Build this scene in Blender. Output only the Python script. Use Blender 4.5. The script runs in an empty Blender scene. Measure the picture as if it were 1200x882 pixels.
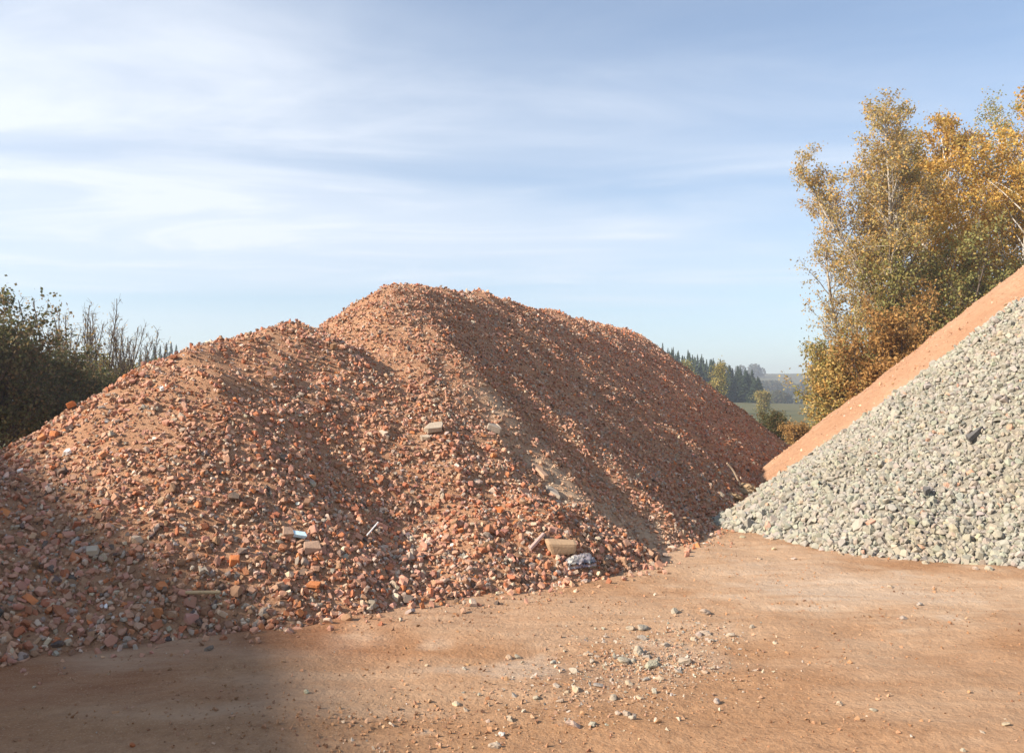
import bpy, bmesh, math, random, time
T0 = time.time()
import numpy as np
from mathutils import Vector, Matrix, Euler

sc = bpy.context.scene
RNG = np.random.default_rng(7)
R = math.radians

# ------------------------------------------------------------------ camera
F = 1017.0; W, HPX = 1200.0, 882.0; EYE = 1.65
PITCH = math.atan(34 / F)
cam_data = bpy.data.cameras.new('camera')
cam_data.sensor_width = 36.0
cam_data.lens = 36.0 * F / W
cam_data.clip_start = 0.05
cam_data.clip_end = 6000
cam = bpy.data.objects.new('camera', cam_data)
sc.collection.objects.link(cam)
cam.location = (0, 0, EYE)
cam.rotation_euler = (R(90) + PITCH, 0, 0)
sc.camera = cam

# ------------------------------------------------------------------ light
SUN_AZ = R(21.5)       # shadows run to the right (+x), turned this much away from the camera
SUN_EL = R(29.5)
TO_SUN = Vector((-math.cos(SUN_AZ) * math.cos(SUN_EL), -math.sin(SUN_AZ) * math.cos(SUN_EL), math.sin(SUN_EL)))
sun_data = bpy.data.lights.new('sun', 'SUN')
sun_data.energy = 5.0
sun_data.angle = R(0.8)
sun_data.color = (1.0, 0.88, 0.74)
sun = bpy.data.objects.new('sun', sun_data)
sc.collection.objects.link(sun)
sun.location = (-30, -10, 30)
sun.rotation_euler = TO_SUN.to_track_quat('Z', 'Y').to_euler()

sc.view_settings.view_transform = 'Standard'
sc.view_settings.look = 'None'
sc.view_settings.gamma = 1.0
sc.view_settings.use_curve_mapping = False
sc.view_settings.exposure = 1.10
sc.cycles.use_denoising = True
sc.cycles.max_bounces = 6
sc.cycles.volume_bounces = 0
sc.cycles.transparent_max_bounces = 8

# ------------------------------------------------------------------ sky
world = bpy.data.worlds.new('World'); sc.world = world
world.use_nodes = True
nt = world.node_tree; nt.nodes.clear()
def wn(t, **kw):
    n = nt.nodes.new(t)
    for k, v in kw.items(): setattr(n, k, v)
    return n
def wmath(op, a, b=None, c=None):
    n = wn('ShaderNodeMath', operation=op)
    for i, v in enumerate((a, b, c)):
        if v is None: continue
        if isinstance(v, (int, float)): n.inputs[i].default_value = v
        else: nt.links.new(v, n.inputs[i])
    return n.outputs[0]
out = wn('ShaderNodeOutputWorld'); bg = wn('ShaderNodeBackground')
sky = wn('ShaderNodeTexSky', sky_type='NISHITA', sun_disc=False)
sky.sun_elevation = SUN_EL
sky.sun_rotation = math.atan2(TO_SUN.x, TO_SUN.y)
sky.air_density = 1.0; sky.dust_density = 0.3; sky.ozone_density = 1.8; sky.altitude = 300
tc = wn('ShaderNodeTexCoord')
sep = wn('ShaderNodeSeparateXYZ'); nt.links.new(tc.outputs['Generated'], sep.inputs[0])
zz = wmath('MAXIMUM', sep.outputs['Z'], 0.04)
px_ = wmath('DIVIDE', sep.outputs['X'], zz); py_ = wmath('DIVIDE', sep.outputs['Y'], zz)
def cloud(sx, sy, ox, oy, scale, detail, rough, dist, lo, hi, skew=0.0):
    cx = wmath('MULTIPLY_ADD', px_, sx, ox)
    cy0 = wmath('MULTIPLY_ADD', px_, skew, py_)
    cy = wmath('MULTIPLY_ADD', cy0, sy, oy)
    comb = wn('ShaderNodeCombineXYZ'); nt.links.new(cx, comb.inputs[0]); nt.links.new(cy, comb.inputs[1])
    nz = wn('ShaderNodeTexNoise'); nz.inputs['Scale'].default_value = scale
    nz.inputs['Detail'].default_value = detail; nz.inputs['Roughness'].default_value = rough
    nz.inputs['Distortion'].default_value = dist
    nt.links.new(comb.outputs[0], nz.inputs['Vector'])
    mr = wn('ShaderNodeMapRange', interpolation_type='SMOOTHSTEP')
    mr.inputs['From Min'].default_value = lo; mr.inputs['From Max'].default_value = hi
    nt.links.new(nz.outputs['Fac'], mr.inputs['Value'])
    return mr.outputs[0]
veil = cloud(0.16, 0.30, 18.11, 1.545, 1.0, 5, 0.48, 0.6, 0.27, 0.76, 0.08)
streak = cloud(0.45, 0.9, 5.45, 12.44, 1.0, 8, 0.6, 0.8, 0.40, 0.80, 0.1)
c1 = wmath('MULTIPLY_ADD', veil, 0.60, 0.05)
c2 = wmath('MULTIPLY', wmath('MULTIPLY', streak, 0.62), wmath('MULTIPLY_ADD', veil, 0.8, 0.3))
cl = wmath('ADD', c1, c2)
hz = wn('ShaderNodeMapRange', interpolation_type='SMOOTHSTEP')      # thin out towards the horizon
hz.inputs['From Min'].default_value = 0.04; hz.inputs['From Max'].default_value = 0.2
nt.links.new(sep.outputs['Z'], hz.inputs['Value'])
cl = wmath('MULTIPLY', cl, hz.outputs[0])
cl = wmath('MINIMUM', cl, 0.85)
mixs = wn('ShaderNodeMix', data_type='RGBA')
nt.links.new(cl, mixs.inputs['Factor']); nt.links.new(sky.outputs[0], mixs.inputs['A'])
mixs.inputs['B'].default_value = (5.5, 5.8, 6.25, 1)
bg.inputs['Strength'].default_value = 0.088
nt.links.new(mixs.outputs['Result'], bg.inputs['Color'])
nt.links.new(bg.outputs[0], out.inputs['Surface'])

# ------------------------------------------------------------------ helpers
def link(o): sc.collection.objects.link(o); return o
def tag(o, label=None, cat=None, group=None, kind=None):
    if label: o['label'] = label
    if cat: o['category'] = cat
    if group: o['group'] = group
    if kind: o['kind'] = kind
    return o
def empty(name, loc=(0, 0, 0)):
    o = bpy.data.objects.new(name, None); o.location = loc; o.empty_display_size = 0.2
    return link(o)
def np_mesh(name, V, faces, mat=None, attrs=None, smooth=False):
    """faces: (n,3) or (n,4) int array."""
    V = np.ascontiguousarray(V, dtype=np.float32); faces = np.ascontiguousarray(faces, dtype=np.int32)
    m = bpy.data.meshes.new(name)
    k = faces.shape[1]; n = len(faces)
    m.vertices.add(len(V)); m.vertices.foreach_set('co', V.ravel())
    m.loops.add(n * k); m.loops.foreach_set('vertex_index', faces.ravel())
    m.polygons.add(n); m.polygons.foreach_set('loop_start', np.arange(0, n * k, k, dtype=np.int32))
    m.polygons.foreach_set('use_smooth', np.full(n, smooth, dtype=bool))
    m.update(calc_edges=True)
    for an, arr in (attrs or {}).items():
        if arr.ndim == 1:
            a = m.attributes.new(an, 'FLOAT', 'POINT'); a.data.foreach_set('value', np.ascontiguousarray(arr, np.float32))
        else:
            a = m.attributes.new(an, 'FLOAT_COLOR', 'POINT')
            c4 = np.ones((len(arr), 4), np.float32); c4[:, :3] = arr
            a.data.foreach_set('color', c4.ravel())
    if mat: m.materials.append(mat)
    return m
def obj(name, mesh, parent=None, loc=None):
    o = bpy.data.objects.new(name, mesh); link(o)
    if parent: o.parent = parent
    if loc is not None: o.location = loc
    return o

def _hash(ix, iy, seed):
    ix = (ix & 0xffff).astype(np.uint32); iy = (iy & 0xffff).astype(np.uint32)
    h = ix * np.uint32(374761393) + iy * np.uint32(668265263) + np.uint32((seed * 1442695041) & 0xffffffff)
    h = (h ^ (h >> np.uint32(13))) * np.uint32(1274126177)
    h = h ^ (h >> np.uint32(16))
    return h
def noise(x, y, seed=0):
    x = np.asarray(x, float); y = np.asarray(y, float)
    ix = np.floor(x).astype(np.int64); iy = np.floor(y).astype(np.int64)
    fx = x - ix; fy = y - iy
    def g(i, j):
        a = _hash(ix + i, iy + j, seed).astype(float) * (2 * math.pi / 4294967296.0)
        return np.cos(a) * (fx - i) + np.sin(a) * (fy - j)
    u = fx * fx * fx * (fx * (fx * 6 - 15) + 10); v = fy * fy * fy * (fy * (fy * 6 - 15) + 10)
    a = g(0, 0); b = g(1, 0); c = g(0, 1); d = g(1, 1)
    return 1.4 * ((a * (1 - u) + b * u) * (1 - v) + (c * (1 - u) + d * u) * v)
def fbm(x, y, seed=0, oct=4, gain=0.5):
    s = 0; a = 1.0; f = 1.0
    for i in range(oct):
        s = s + a * noise(x * f + 17.3 * i, y * f - 9.1 * i, seed + i); a *= gain; f *= 2.03
    return s
def sstep(a, b, x):
    t = np.clip((x - a) / (b - a), 0, 1); return t * t * (3 - 2 * t)

# ------------------------------------------------------------------ materials
def mat(name):
    m = bpy.data.materials.new(name); m.use_nodes = True
    nt = m.node_tree; b = nt.nodes['Principled BSDF']
    b.inputs['Roughness'].default_value = 0.9
    b.inputs['Specular IOR Level'].default_value = 0.2
    return m, nt, b
def N(nt, t, ins=None, **kw):
    n = nt.nodes.new(t)
    for k, v in kw.items(): setattr(n, k, v)
    for k, v in (ins or {}).items():
        if hasattr(v, 'is_output'): nt.links.new(v, n.inputs[k])
        else: n.inputs[k].default_value = v
    return n
def mixc(nt, f, a, b, blend='MIX'):
    n = nt.nodes.new('ShaderNodeMix'); n.data_type = 'RGBA'; n.blend_type = blend
    for k, v in (('Factor', f), ('A', a), ('B', b)):
        if hasattr(v, 'is_output'): nt.links.new(v, n.inputs[k])
        else: n.inputs[k].default_value = v if k == 'Factor' else (*v, 1)
    return n.outputs['Result']
def noise_fac(nt, scale, detail=4, rough=0.6, lo=0.3, hi=0.7, vec=None, dist=0.0):
    n = N(nt, 'ShaderNodeTexNoise', {'Scale': scale, 'Detail': detail, 'Roughness': rough, 'Distortion': dist})
    if vec is not None: nt.links.new(vec, n.inputs['Vector'])
    return N(nt, 'ShaderNodeMapRange', {'Value': n.outputs['Fac'], 'From Min': lo, 'From Max': hi}).outputs[0]
def bump(nt, b, h, strength, dist):
    n = N(nt, 'ShaderNodeBump', {'Strength': strength, 'Distance': dist, 'Height': h})
    nt.links.new(n.outputs[0], b.inputs['Normal'])

def stone_mat(name, source, dust, dust_amt, pit_scale=60.0):
    """stone whose own colour comes from the mesh attribute or the object colour, with dust lying in uneven patches"""
    m, nt, b = mat(name)
    if source == 'attr': col = N(nt, 'ShaderNodeAttribute', attribute_name='col').outputs['Color']
    else: col = N(nt, 'ShaderNodeObjectInfo').outputs['Color']
    geo = N(nt, 'ShaderNodeNewGeometry').outputs['Position']
    f1 = noise_fac(nt, pit_scale, 3, 0.6, 0.3, 0.75, geo)
    c = mixc(nt, N(nt, 'ShaderNodeMath', {0: f1, 1: 0.35}, operation='MULTIPLY').outputs[0], col, (0.75, 0.72, 0.7), 'MULTIPLY')
    f2 = noise_fac(nt, 9.0, 4, 0.65, 0.38, 0.68, geo)
    c = mixc(nt, N(nt, 'ShaderNodeMath', {0: f2, 1: dust_amt}, operation='MULTIPLY').outputs[0], c, dust)
    nt.links.new(c, b.inputs['Base Color'])
    n = N(nt, 'ShaderNodeTexNoise', {'Scale': pit_scale * 1.5, 'Detail': 4.0, 'Roughness': 0.7, 'Vector': geo})
    bump(nt, b, n.outputs['Fac'], 0.6, 0.012)
    return m
DUST = (0.46, 0.265, 0.158)
M_rub = stone_mat('brick_rubble', 'attr', DUST, 0.45)
M_rub_o = stone_mat('brick_rubble_piece', 'obj', DUST, 0.4)
M_con = stone_mat('crushed_concrete', 'attr', (0.325, 0.303, 0.245), 0.25, 45)
M_con_o = stone_mat('crushed_concrete_piece', 'obj', (0.325, 0.303, 0.245), 0.25, 45)
M_peb_o = stone_mat('loose_stone', 'obj', (0.44, 0.29, 0.18), 0.5, 70)

# dirt of the yard and meadow beyond: one material, weighted by attributes stored with the ground
M_ground, nt_, b_ = mat('ground_dirt_and_meadow')
geo = N(nt_, 'ShaderNodeNewGeometry').outputs['Position']
st = N(nt_, 'ShaderNodeMapping', {'Vector': geo, 'Scale': (0.35, 1.5, 1.0), 'Rotation': (0, 0, R(-14))}).outputs[0]
c = mixc(nt_, noise_fac(nt_, 0.9, 6, 0.62, 0.32, 0.68, st), (0.335, 0.182, 0.089), (0.425, 0.252, 0.140))
c = mixc(nt_, noise_fac(nt_, 0.42, 5, 0.6, 0.45, 0.75, st), c, (0.29, 0.150, 0.070))
c = mixc(nt_, noise_fac(nt_, 11, 6, 0.75, 0.42, 0.78, geo), c, (0.235, 0.122, 0.06))
a_b = N(nt_, 'ShaderNodeAttribute', attribute_name='brick').outputs['Fac']
c = mixc(nt_, a_b, c, mixc(nt_, noise_fac(nt_, 7, 6, 0.7, 0.3, 0.7, st), (0.225, 0.092, 0.040), (0.34, 0.165, 0.080)))  # brick dust colours, deepened so the shaded dirt reads red-brown
a_p = N(nt_, 'ShaderNodeAttribute', attribute_name='pale').outputs['Fac']
grain = noise_fac(nt_, 4.0, 8, 0.72, 0.2, 0.6, st)
c = mixc(nt_, N(nt_, 'ShaderNodeMath', {0: a_p, 1: grain}, operation='MULTIPLY').outputs[0], c, (0.50, 0.355, 0.235))
a_c = N(nt_, 'ShaderNodeAttribute', attribute_name='cement').outputs['Fac']
c = mixc(nt_, N(nt_, 'ShaderNodeMath', {0: a_c, 1: grain}, operation='MULTIPLY').outputs[0], c, (0.48, 0.375, 0.28))
c = mixc(nt_, noise_fac(nt_, 90, 3, 0.6, 0.55, 0.75, geo), c, (0.45, 0.29, 0.18))
a_g = N(nt_, 'ShaderNodeAttribute', attribute_name='meadow').outputs['Fac']
gcol = mixc(nt_, noise_fac(nt_, 0.02, 5, 0.6, 0.35, 0.65, geo), (0.070, 0.098, 0.042), (0.13, 0.12, 0.06))
gcol = mixc(nt_, noise_fac(nt_, 1.5, 4, 0.6, 0.3, 0.7, geo), gcol, (0.12, 0.10, 0.045))
c = mixc(nt_, a_g, c, gcol)
nt_.links.new(c, b_.inputs['Base Color'])
h1 = N(nt_, 'ShaderNodeTexNoise', {'Scale': 14.0, 'Detail': 9.0, 'Roughness': 0.68, 'Vector': geo}).outputs['Fac']
h2 = N(nt_, 'ShaderNodeTexVoronoi', {'Scale': 45.0, 'Vector': geo}).outputs['Distance']
h3 = N(nt_, 'ShaderNodeMath', {0: h2, 1: -0.12, 2: h1}, operation='MULTIPLY_ADD').outputs[0]
bump(nt_, b_, h3, 0.6, 0.045)

def dust_mat(name, ca, cb, cc, scale, bdist, attr=None):
    m, nt, b = mat(name)
    geo = N(nt, 'ShaderNodeNewGeometry').outputs['Position']
    c = mixc(nt, noise_fac(nt, scale, 6, 0.65, 0.32, 0.68, geo), ca, cb)
    c = mixc(nt, noise_fac(nt, scale * 14, 4, 0.7, 0.5, 0.75, geo), c, cc)
    if attr:
        a = N(nt, 'ShaderNodeAttribute', attribute_name=attr).outputs['Fac']
        c = mixc(nt, a, c, (0.50, 0.37, 0.25))
    nt.links.new(c, b.inputs['Base Color'])
    h = N(nt, 'ShaderNodeTexNoise', {'Scale': 55.0, 'Detail': 6.0, 'Roughness': 0.75, 'Vector': geo}).outputs['Fac']
    bump(nt, b, h, 0.9, bdist)
    return m
M_dust = dust_mat('brick_dust', (0.41, 0.218, 0.122), (0.49, 0.285, 0.168), (0.26, 0.13, 0.075), 1.6, 0.03, 'tan')
M_fines = dust_mat('concrete_fines', (0.28, 0.255, 0.205), (0.34, 0.31, 0.25), (0.19, 0.17, 0.135), 1.6, 0.03)
M_sand = dust_mat('orange_sand', (0.45, 0.25, 0.143), (0.54, 0.325, 0.20), (0.36, 0.19, 0.105), 0.9, 0.05)

# ------------------------------------------------------------------ shape of the place
def prim(p, X, Y):
    x0, y0, h0, x1, y1, h1, r, s = p
    dx, dy = x1 - x0, y1 - y0; L2 = dx * dx + dy * dy
    t = np.clip(((X - x0) * dx + (Y - y0) * dy) / L2, 0, 1) if L2 > 1e-9 else np.zeros_like(X)
    d2 = (X - x0 - t * dx) ** 2 + (Y - y0 - t * dy) ** 2
    return h0 + (h1 - h0) * t - s * (np.sqrt(d2 + r * r) - r)
def smax(prims, X, Y, k=0.12):
    hs = np.array([prim(p, X, Y) for p in prims]); m = hs.max(0)
    return m + k * np.log(np.exp((hs - m) / k).sum(0))
def cone(x, y, h, r, s): return (x, y, h, x, y, h, r, s)
RUBBLE = [
    cone(-5.5, 7.2, 1.62, 0.33, 0.68), (-3.35, 9.3, 2.27, -2.72, 10.7, 2.70, 0.3, 0.76),
    (-1.8, 13.2, 3.5, -0.67, 17.1, 3.8, 0.25, 0.80), (-0.67, 17.1, 3.8, 0.84, 21.3, 3.95, 0.25, 0.80), (0.84, 21.3, 3.95, 4.25, 30.9, 4.25, 0.3, 0.80),
    (-0.5, 12.3, 2.12, 1.55, 10.95, 0.36, 0.25, 0.82),
    (-1.65, 12.5, 3.22, 0.68, 9.55, 0.50, 0.2, 0.82),
    (-1.85, 12.1, 2.95, -0.5, 8.65, 0.68, 0.3, 0.80),
    (-1.78, 12.3, 3.0, 0.15, 9.05, 0.60, 0.3, 0.80),
    cone(-7.8, 9.2, 1.5, 0.4, 0.7),
]
GREY = [(8.0, 12.41, 3.46, 12.1, 13.44, 4.0, 0.3, 0.81), (4.3, 12.0, 0.70, 4.75, 10.5, 0.62, 0.3, 0.60)]
SAND = [(12.6, 18.0, 5.83, 13.5, 21.5, 5.36, 0.3, 0.82), (13.2, 18.4, 5.8, 19, 20.5, 5.6, 0.3, 0.82)]
def h_rubble(X, Y, fine=True):
    z = smax(RUBBLE, X, Y)
    if fine:
        z = z + 0.07 * fbm(X * 0.9, Y * 0.9, 3, 3) + 0.045 * fbm(X * 3.2, Y * 3.2, 9, 3)
        al, ac = X * 0.375 + Y * 0.927, X * 0.927 - Y * 0.375            # furrows down the long flank
        z = z + (0.16 * noise(al * 0.55, ac * 0.14, 13) + 0.07 * noise(al * 1.3, ac * 0.3, 15)) * sstep(-6.8, -4.6, ac)
    return z
def h_grey(X, Y, fine=True):
    z = smax(GREY, X, Y)
    if fine: z = z + 0.07 * fbm(X * 0.8, Y * 0.8, 23, 3) + 0.03 * fbm(X * 3.5, Y * 3.5, 29, 2)
    return z
def h_sand(X, Y, fine=True):
    z = smax(SAND, X, Y)
    if fine: z = z + 0.08 * fbm(X * 0.7, Y * 0.7, 33, 4) + 0.042 * fbm(X * 4, Y * 4, 39, 3)
    return z
def h_ground(X, Y):
    d = np.hypot(X, Y - 10)
    z = 0.035 * fbm(X * 0.45, Y * 0.6, 51, 3) * sstep(60, 30, d)
    z = z + (0.013 * fbm(X * 1.3 + Y * 0.4, Y * 3.6 - X * 0.9, 55, 4) + 0.008 * noise(X * 10, Y * 11, 57)) * sstep(22, 12, d)
    far = sstep(260, 1050, Y)
    z = z + far * (34 + 10 * noise(X * 0.0016 + 3.2, Y * 0.0013, 61)) + sstep(60, 260, np.abs(X)) * 3 * noise(X * 0.006, Y * 0.006, 63)
    wood = np.exp(-((X - 30) / 75.0) ** 2) * np.exp(-((Y - 235) / 70.0) ** 2)
    z = z + 3.0 * wood
    return z
def h_all(X, Y):
    return np.maximum(np.maximum(h_rubble(X, Y), h_grey(X, Y)), np.maximum(h_sand(X, Y), h_ground(X, Y)))
def ray(px, py):
    dx = (px - W / 2) / F; dz = (HPX / 2 - py) / F
    return np.array([dx, math.cos(PITCH) - dz * math.sin(PITCH), math.sin(PITCH) + dz * math.cos(PITCH)])
def hit(px, py, fn=h_all, t1=60):
    """point of the ground or of a heap that is seen at a place in the photograph"""
    d = ray(px, py); t = np.arange(2.0, t1, 0.015)
    X, Y, Z = d[0] * t, d[1] * t, EYE + d[2] * t
    below = np.nonzero(Z < fn(X, Y))[0]
    i = below[0] if len(below) else len(t) - 1
    return np.array([X[i], Y[i], float(fn(X[i:i+1], Y[i:i+1])[0])])
def to_px(P):
    z = P[:, 2] - EYE
    f = P[:, 1] * math.cos(PITCH) + z * math.sin(PITCH); u = -P[:, 1] * math.sin(PITCH) + z * math.cos(PITCH)
    return W / 2 + F * P[:, 0] / f, HPX / 2 - F * u / f
def normal_of(fn, X, Y, e=0.05):
    nx = -(fn(X + e, Y) - fn(X - e, Y)) / (2 * e); ny = -(fn(X, Y + e) - fn(X, Y - e)) / (2 * e)
    n = np.stack([nx, ny, np.ones_like(nx)], -1)
    return n / np.linalg.norm(n, axis=-1, keepdims=True)
def seen(P, lift=0.04):
    """rough test: is a point on a heap in the camera's line of sight"""
    c = np.array([0, 0, EYE]); ok = np.ones(len(P), bool)
    Q = P + np.array([0, 0, lift])
    for t in np.linspace(0.3, 0.985, 46):
        q = c + (Q - c) * t
        ok &= q[:, 2] > np.maximum(np.maximum(smax(RUBBLE, q[:, 0], q[:, 1]), smax(GREY, q[:, 0], q[:, 1])), smax(SAND, q[:, 0], q[:, 1])) - 0.08
    return ok

# ------------------------------------------------------------------ ground: one sheet to the horizon
def axis(a, b, step, lo, hi, g=1.12):
    core = list(np.arange(a, b + 1e-6, step)); s = step; v = a; pre = []
    while v > lo: s *= g; v -= s; pre.append(v)
    s = step; v = core[-1]; post = []
    while v < hi: s *= g; v += s; post.append(v)
    return np.array(pre[::-1] + core + post)
def grid_faces(ny, nx):
    i = np.arange(ny * nx).reshape(ny, nx)
    return np.stack([i[:-1, :-1], i[:-1, 1:], i[1:, 1:], i[1:, :-1]], -1).reshape(-1, 4)
def build_ground():
    xs = axis(-4.5, 7.5, 0.058, -1500, 1500, 1.1); ys = axis(3.4, 12.5, 0.058, -200, 1500, 1.1)
    X, Y = np.meshgrid(xs, ys); Z = h_ground(X, Y)
    V = np.stack([X, Y, Z], -1).reshape(-1, 3)
    d = np.hypot(X - 2, (Y - 13) * 0.9)
    meadow = sstep(19, 24, d + 2.5 * fbm(X * 0.2, Y * 0.2, 71, 3))
    pale = 0.55 * sstep(0.1, 0.9, fbm(X * 0.5 + 2, Y * 1.1, 75, 4) + 0.25)
    cem = np.zeros_like(X)
    brick = 0.9 * sstep(-1.6, -0.1, h_rubble(X, Y, False) + 0.7 * fbm(X * 0.8, Y * 1.4, 79, 4)) * sstep(1.5, -1.5, X)   # red brick dust along the rubble, with the shade's red-brown painted into it
    def spot(arr, px, py, rx, ry, a):
        p = hit(px, py, h_ground)
        q = ((X - p[0]) / rx) ** 2 + ((Y - p[1]) / ry) ** 2
        q = q * (1 + 0.9 * fbm(X * 2.2, Y * 2.2, 77, 3))
        np.maximum(arr, a * sstep(1.4, 0.2, q), out=arr)
    spot(cem, 985, 692, 1.0, 0.65, 0.7); spot(cem, 930, 672, 0.7, 0.7, 0.45)
    spot(cem, 512, 755, 0.14, 0.2, 0.35); spot(cem, 612, 785, 0.33, 0.28, 0.7); spot(cem, 420, 752, 0.3, 0.2, 0.2)
    spot(cem, 540, 785, 0.2, 0.13, 0.6); spot(cem, 790, 770, 0.45, 0.4, 0.4); spot(cem, 720, 790, 0.5, 0.4, 0.25)
    spot(pale, 640, 720, 1.6, 0.9, 0.6); spot(pale, 1080, 695, 2.4, 1.1, 0.9); spot(pale, 860, 655, 1.4, 1.8, 0.75); spot(pale, 820, 730, 1.2, 0.6, 0.5)
    spot(pale, 420, 800, 0.8, 0.35, 0.5)
    m = np_mesh('ground', V, grid_faces(len(ys), len(xs)), M_ground,
                {'meadow': meadow.ravel(), 'pale': pale.ravel(), 'cement': cem.ravel(), 'brick': brick.ravel()}, True)
    tag(obj('ground', m), 'reddish bare dirt yard passing into green meadow and far hills', kind='structure')
build_ground(); print('build_ground', time.time() - T0)

# ------------------------------------------------------------------ stones
def hull_variant(rng, kind):
    if kind == 'brick':            # broken corner pieces of brick: box corners jittered and partly knocked off
        d = np.array([1.0, rng.uniform(0.6, 0.95), rng.uniform(0.38, 0.75)])
        P = []
        for sx in (-1, 1):
            for sy in (-1, 1):
                for sz in (-1, 1):
                    if rng.random() < 0.2:
                        for ax in range(3):
                            q = np.array([sx, sy, sz], float); q[ax] *= rng.uniform(-0.2, 0.5); P.append(q * d * rng.uniform(0.85, 1.0))
                    else: P.append(np.array([sx, sy, sz]) * d * rng.uniform(0.45, 1.0, 3))
        P = np.array(P) * 0.5
    elif kind == 'shard':          # flat tile and plaster splinters
        a = np.sort(rng.uniform(0, 2 * math.pi, 6)); r = rng.uniform(0.35, 0.6, 6)
        top = np.stack([np.cos(a) * r, np.sin(a) * r * 0.75, np.full(6, 0.1)], 1)
        P = np.concatenate([top, top * rng.uniform(0.85, 1.05, (6, 1)) * [1, 1, -1]])
    elif kind == 'chip':
        P = rng.normal(size=(6, 3)); P /= np.linalg.norm(P, axis=1, keepdims=True); P *= [0.58, 0.48, 0.40]
    elif kind == 'pebble':
        P = rng.normal(size=(8, 3)); P /= np.linalg.norm(P, axis=1, keepdims=True); P *= [0.56, 0.46, 0.38]
    elif kind == 'lump':           # irregular many sided lump
        P = rng.normal(size=(15, 3)); P /= np.linalg.norm(P, axis=1, keepdims=True)
        P *= rng.uniform(0.82, 1.05, (15, 1)); P *= [0.52, rng.uniform(0.38, 0.5), rng.uniform(0.3, 0.44)]
    bm = bmesh.new()
    for p in P: bm.verts.new(p)
    r = bmesh.ops.convex_hull(bm, input=bm.verts)
    bad = [g for g in set(r['geom_interior'] + r['geom_unused']) if isinstance(g, bmesh.types.BMVert)]
    bmesh.ops.delete(bm, geom=bad, context='VERTS')
    bmesh.ops.triangulate(bm, faces=bm.faces)
    bmesh.ops.recalc_face_normals(bm, faces=bm.faces)
    V = np.array([v.co[:] for v in bm.verts]); bm.verts.index_update()
    T = np.array([[v.index for v in f.verts] for f in bm.faces]); bm.free()
    return V, T
def rock_variant(rng, sub=2):      # rounded rough lump with a few flats knocked on
    bm = bmesh.new(); bmesh.ops.create_icosphere(bm, subdivisions=sub, radius=1.0)
    V = np.array([v.co[:] for v in bm.verts]); T = np.array([[v.index for v in f.verts] for f in bm.faces]); bm.free()
    ph = rng.uniform(0, 6.28, (5, 3)); fr = rng.uniform(1.2, 3.4, (5, 3)); am = rng.uniform(0.03, 0.11, 5)
    r = 1 + sum(am[k] * np.sin(V[:, 0] * fr[k, 0] + ph[k, 0]) * np.sin(V[:, 1] * fr[k, 1] + ph[k, 1] + V[:, 2] * fr[k, 2]) * 2 for k in range(5))
    V = V * r[:, None]
    for k in range(6):
        n = rng.normal(size=3); n /= np.linalg.norm(n); d = rng.uniform(0.55, 0.85)
        s = V @ n; V = V - np.outer(np.clip(s - d, 0, None) * 0.9, n)
    V = V + rng.normal(size=V.shape) * 0.03
    return V * 0.5 * np.array([1.0, rng.uniform(0.7, 0.95), rng.uniform(0.55, 0.85)]), T
LIB = {k: [hull_variant(RNG, k) for _ in range(n)] for k, n in (('brick', 26), ('shard', 10), ('chip', 16), ('lump', 16), ('pebble', 20))}
def cobble_variant(rng):           # chunky lump, about 40 faces
    P = rng.normal(size=(24, 3)); P /= np.linalg.norm(P, axis=1, keepdims=True)
    for k in range(4):
        n = rng.normal(size=3); n /= np.linalg.norm(n); P = P - np.outer(np.clip(P @ n - rng.uniform(0.55, 0.85), 0, None), n)
    P *= np.array([0.5, rng.uniform(0.36, 0.48), rng.uniform(0.28, 0.42)])
    bm = bmesh.new()
    for p in P: bm.verts.new(p)
    r = bmesh.ops.convex_hull(bm, input=bm.verts)
    bmesh.ops.delete(bm, geom=[g for g in set(r['geom_interior'] + r['geom_unused']) if isinstance(g, bmesh.types.BMVert)], context='VERTS')
    bmesh.ops.triangulate(bm, faces=bm.faces); bmesh.ops.recalc_face_normals(bm, faces=bm.faces); bm.verts.index_update()
    V = np.array([v.co[:] for v in bm.verts]); T = np.array([[v.index for v in f.verts] for f in bm.faces]); bm.free()
    return V, T
LIB['cobble'] = [cobble_variant(RNG) for _ in range(26)]

def rand_rot(n, rng, up=None, lean=0.0):
    q = rng.normal(size=(n, 4)); q /= np.linalg.norm(q, axis=1, keepdims=True)
    w, x, y, z = q.T
    return np.stack([np.stack([1-2*(y*y+z*z), 2*(x*y-z*w), 2*(x*z+y*w)], -1),
                     np.stack([2*(x*y+z*w), 1-2*(x*x+z*z), 2*(y*z-x*w)], -1),
                     np.stack([2*(x*z-y*w), 2*(y*z+x*w), 1-2*(x*x+y*y)], -1)], 1)
def flat_rot(nrm, rng, jit=0.35):
    """frames whose z axis is near the surface normal, turned at random about it"""
    n = nrm + rng.normal(size=nrm.shape) * jit; n /= np.linalg.norm(n, axis=1, keepdims=True)
    a = rng.normal(size=nrm.shape); x = a - (a * n).sum(1, keepdims=True) * n; x /= np.linalg.norm(x, axis=1, keepdims=True)
    y = np.cross(n, x)
    return np.stack([x, y, n], -1)
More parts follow.
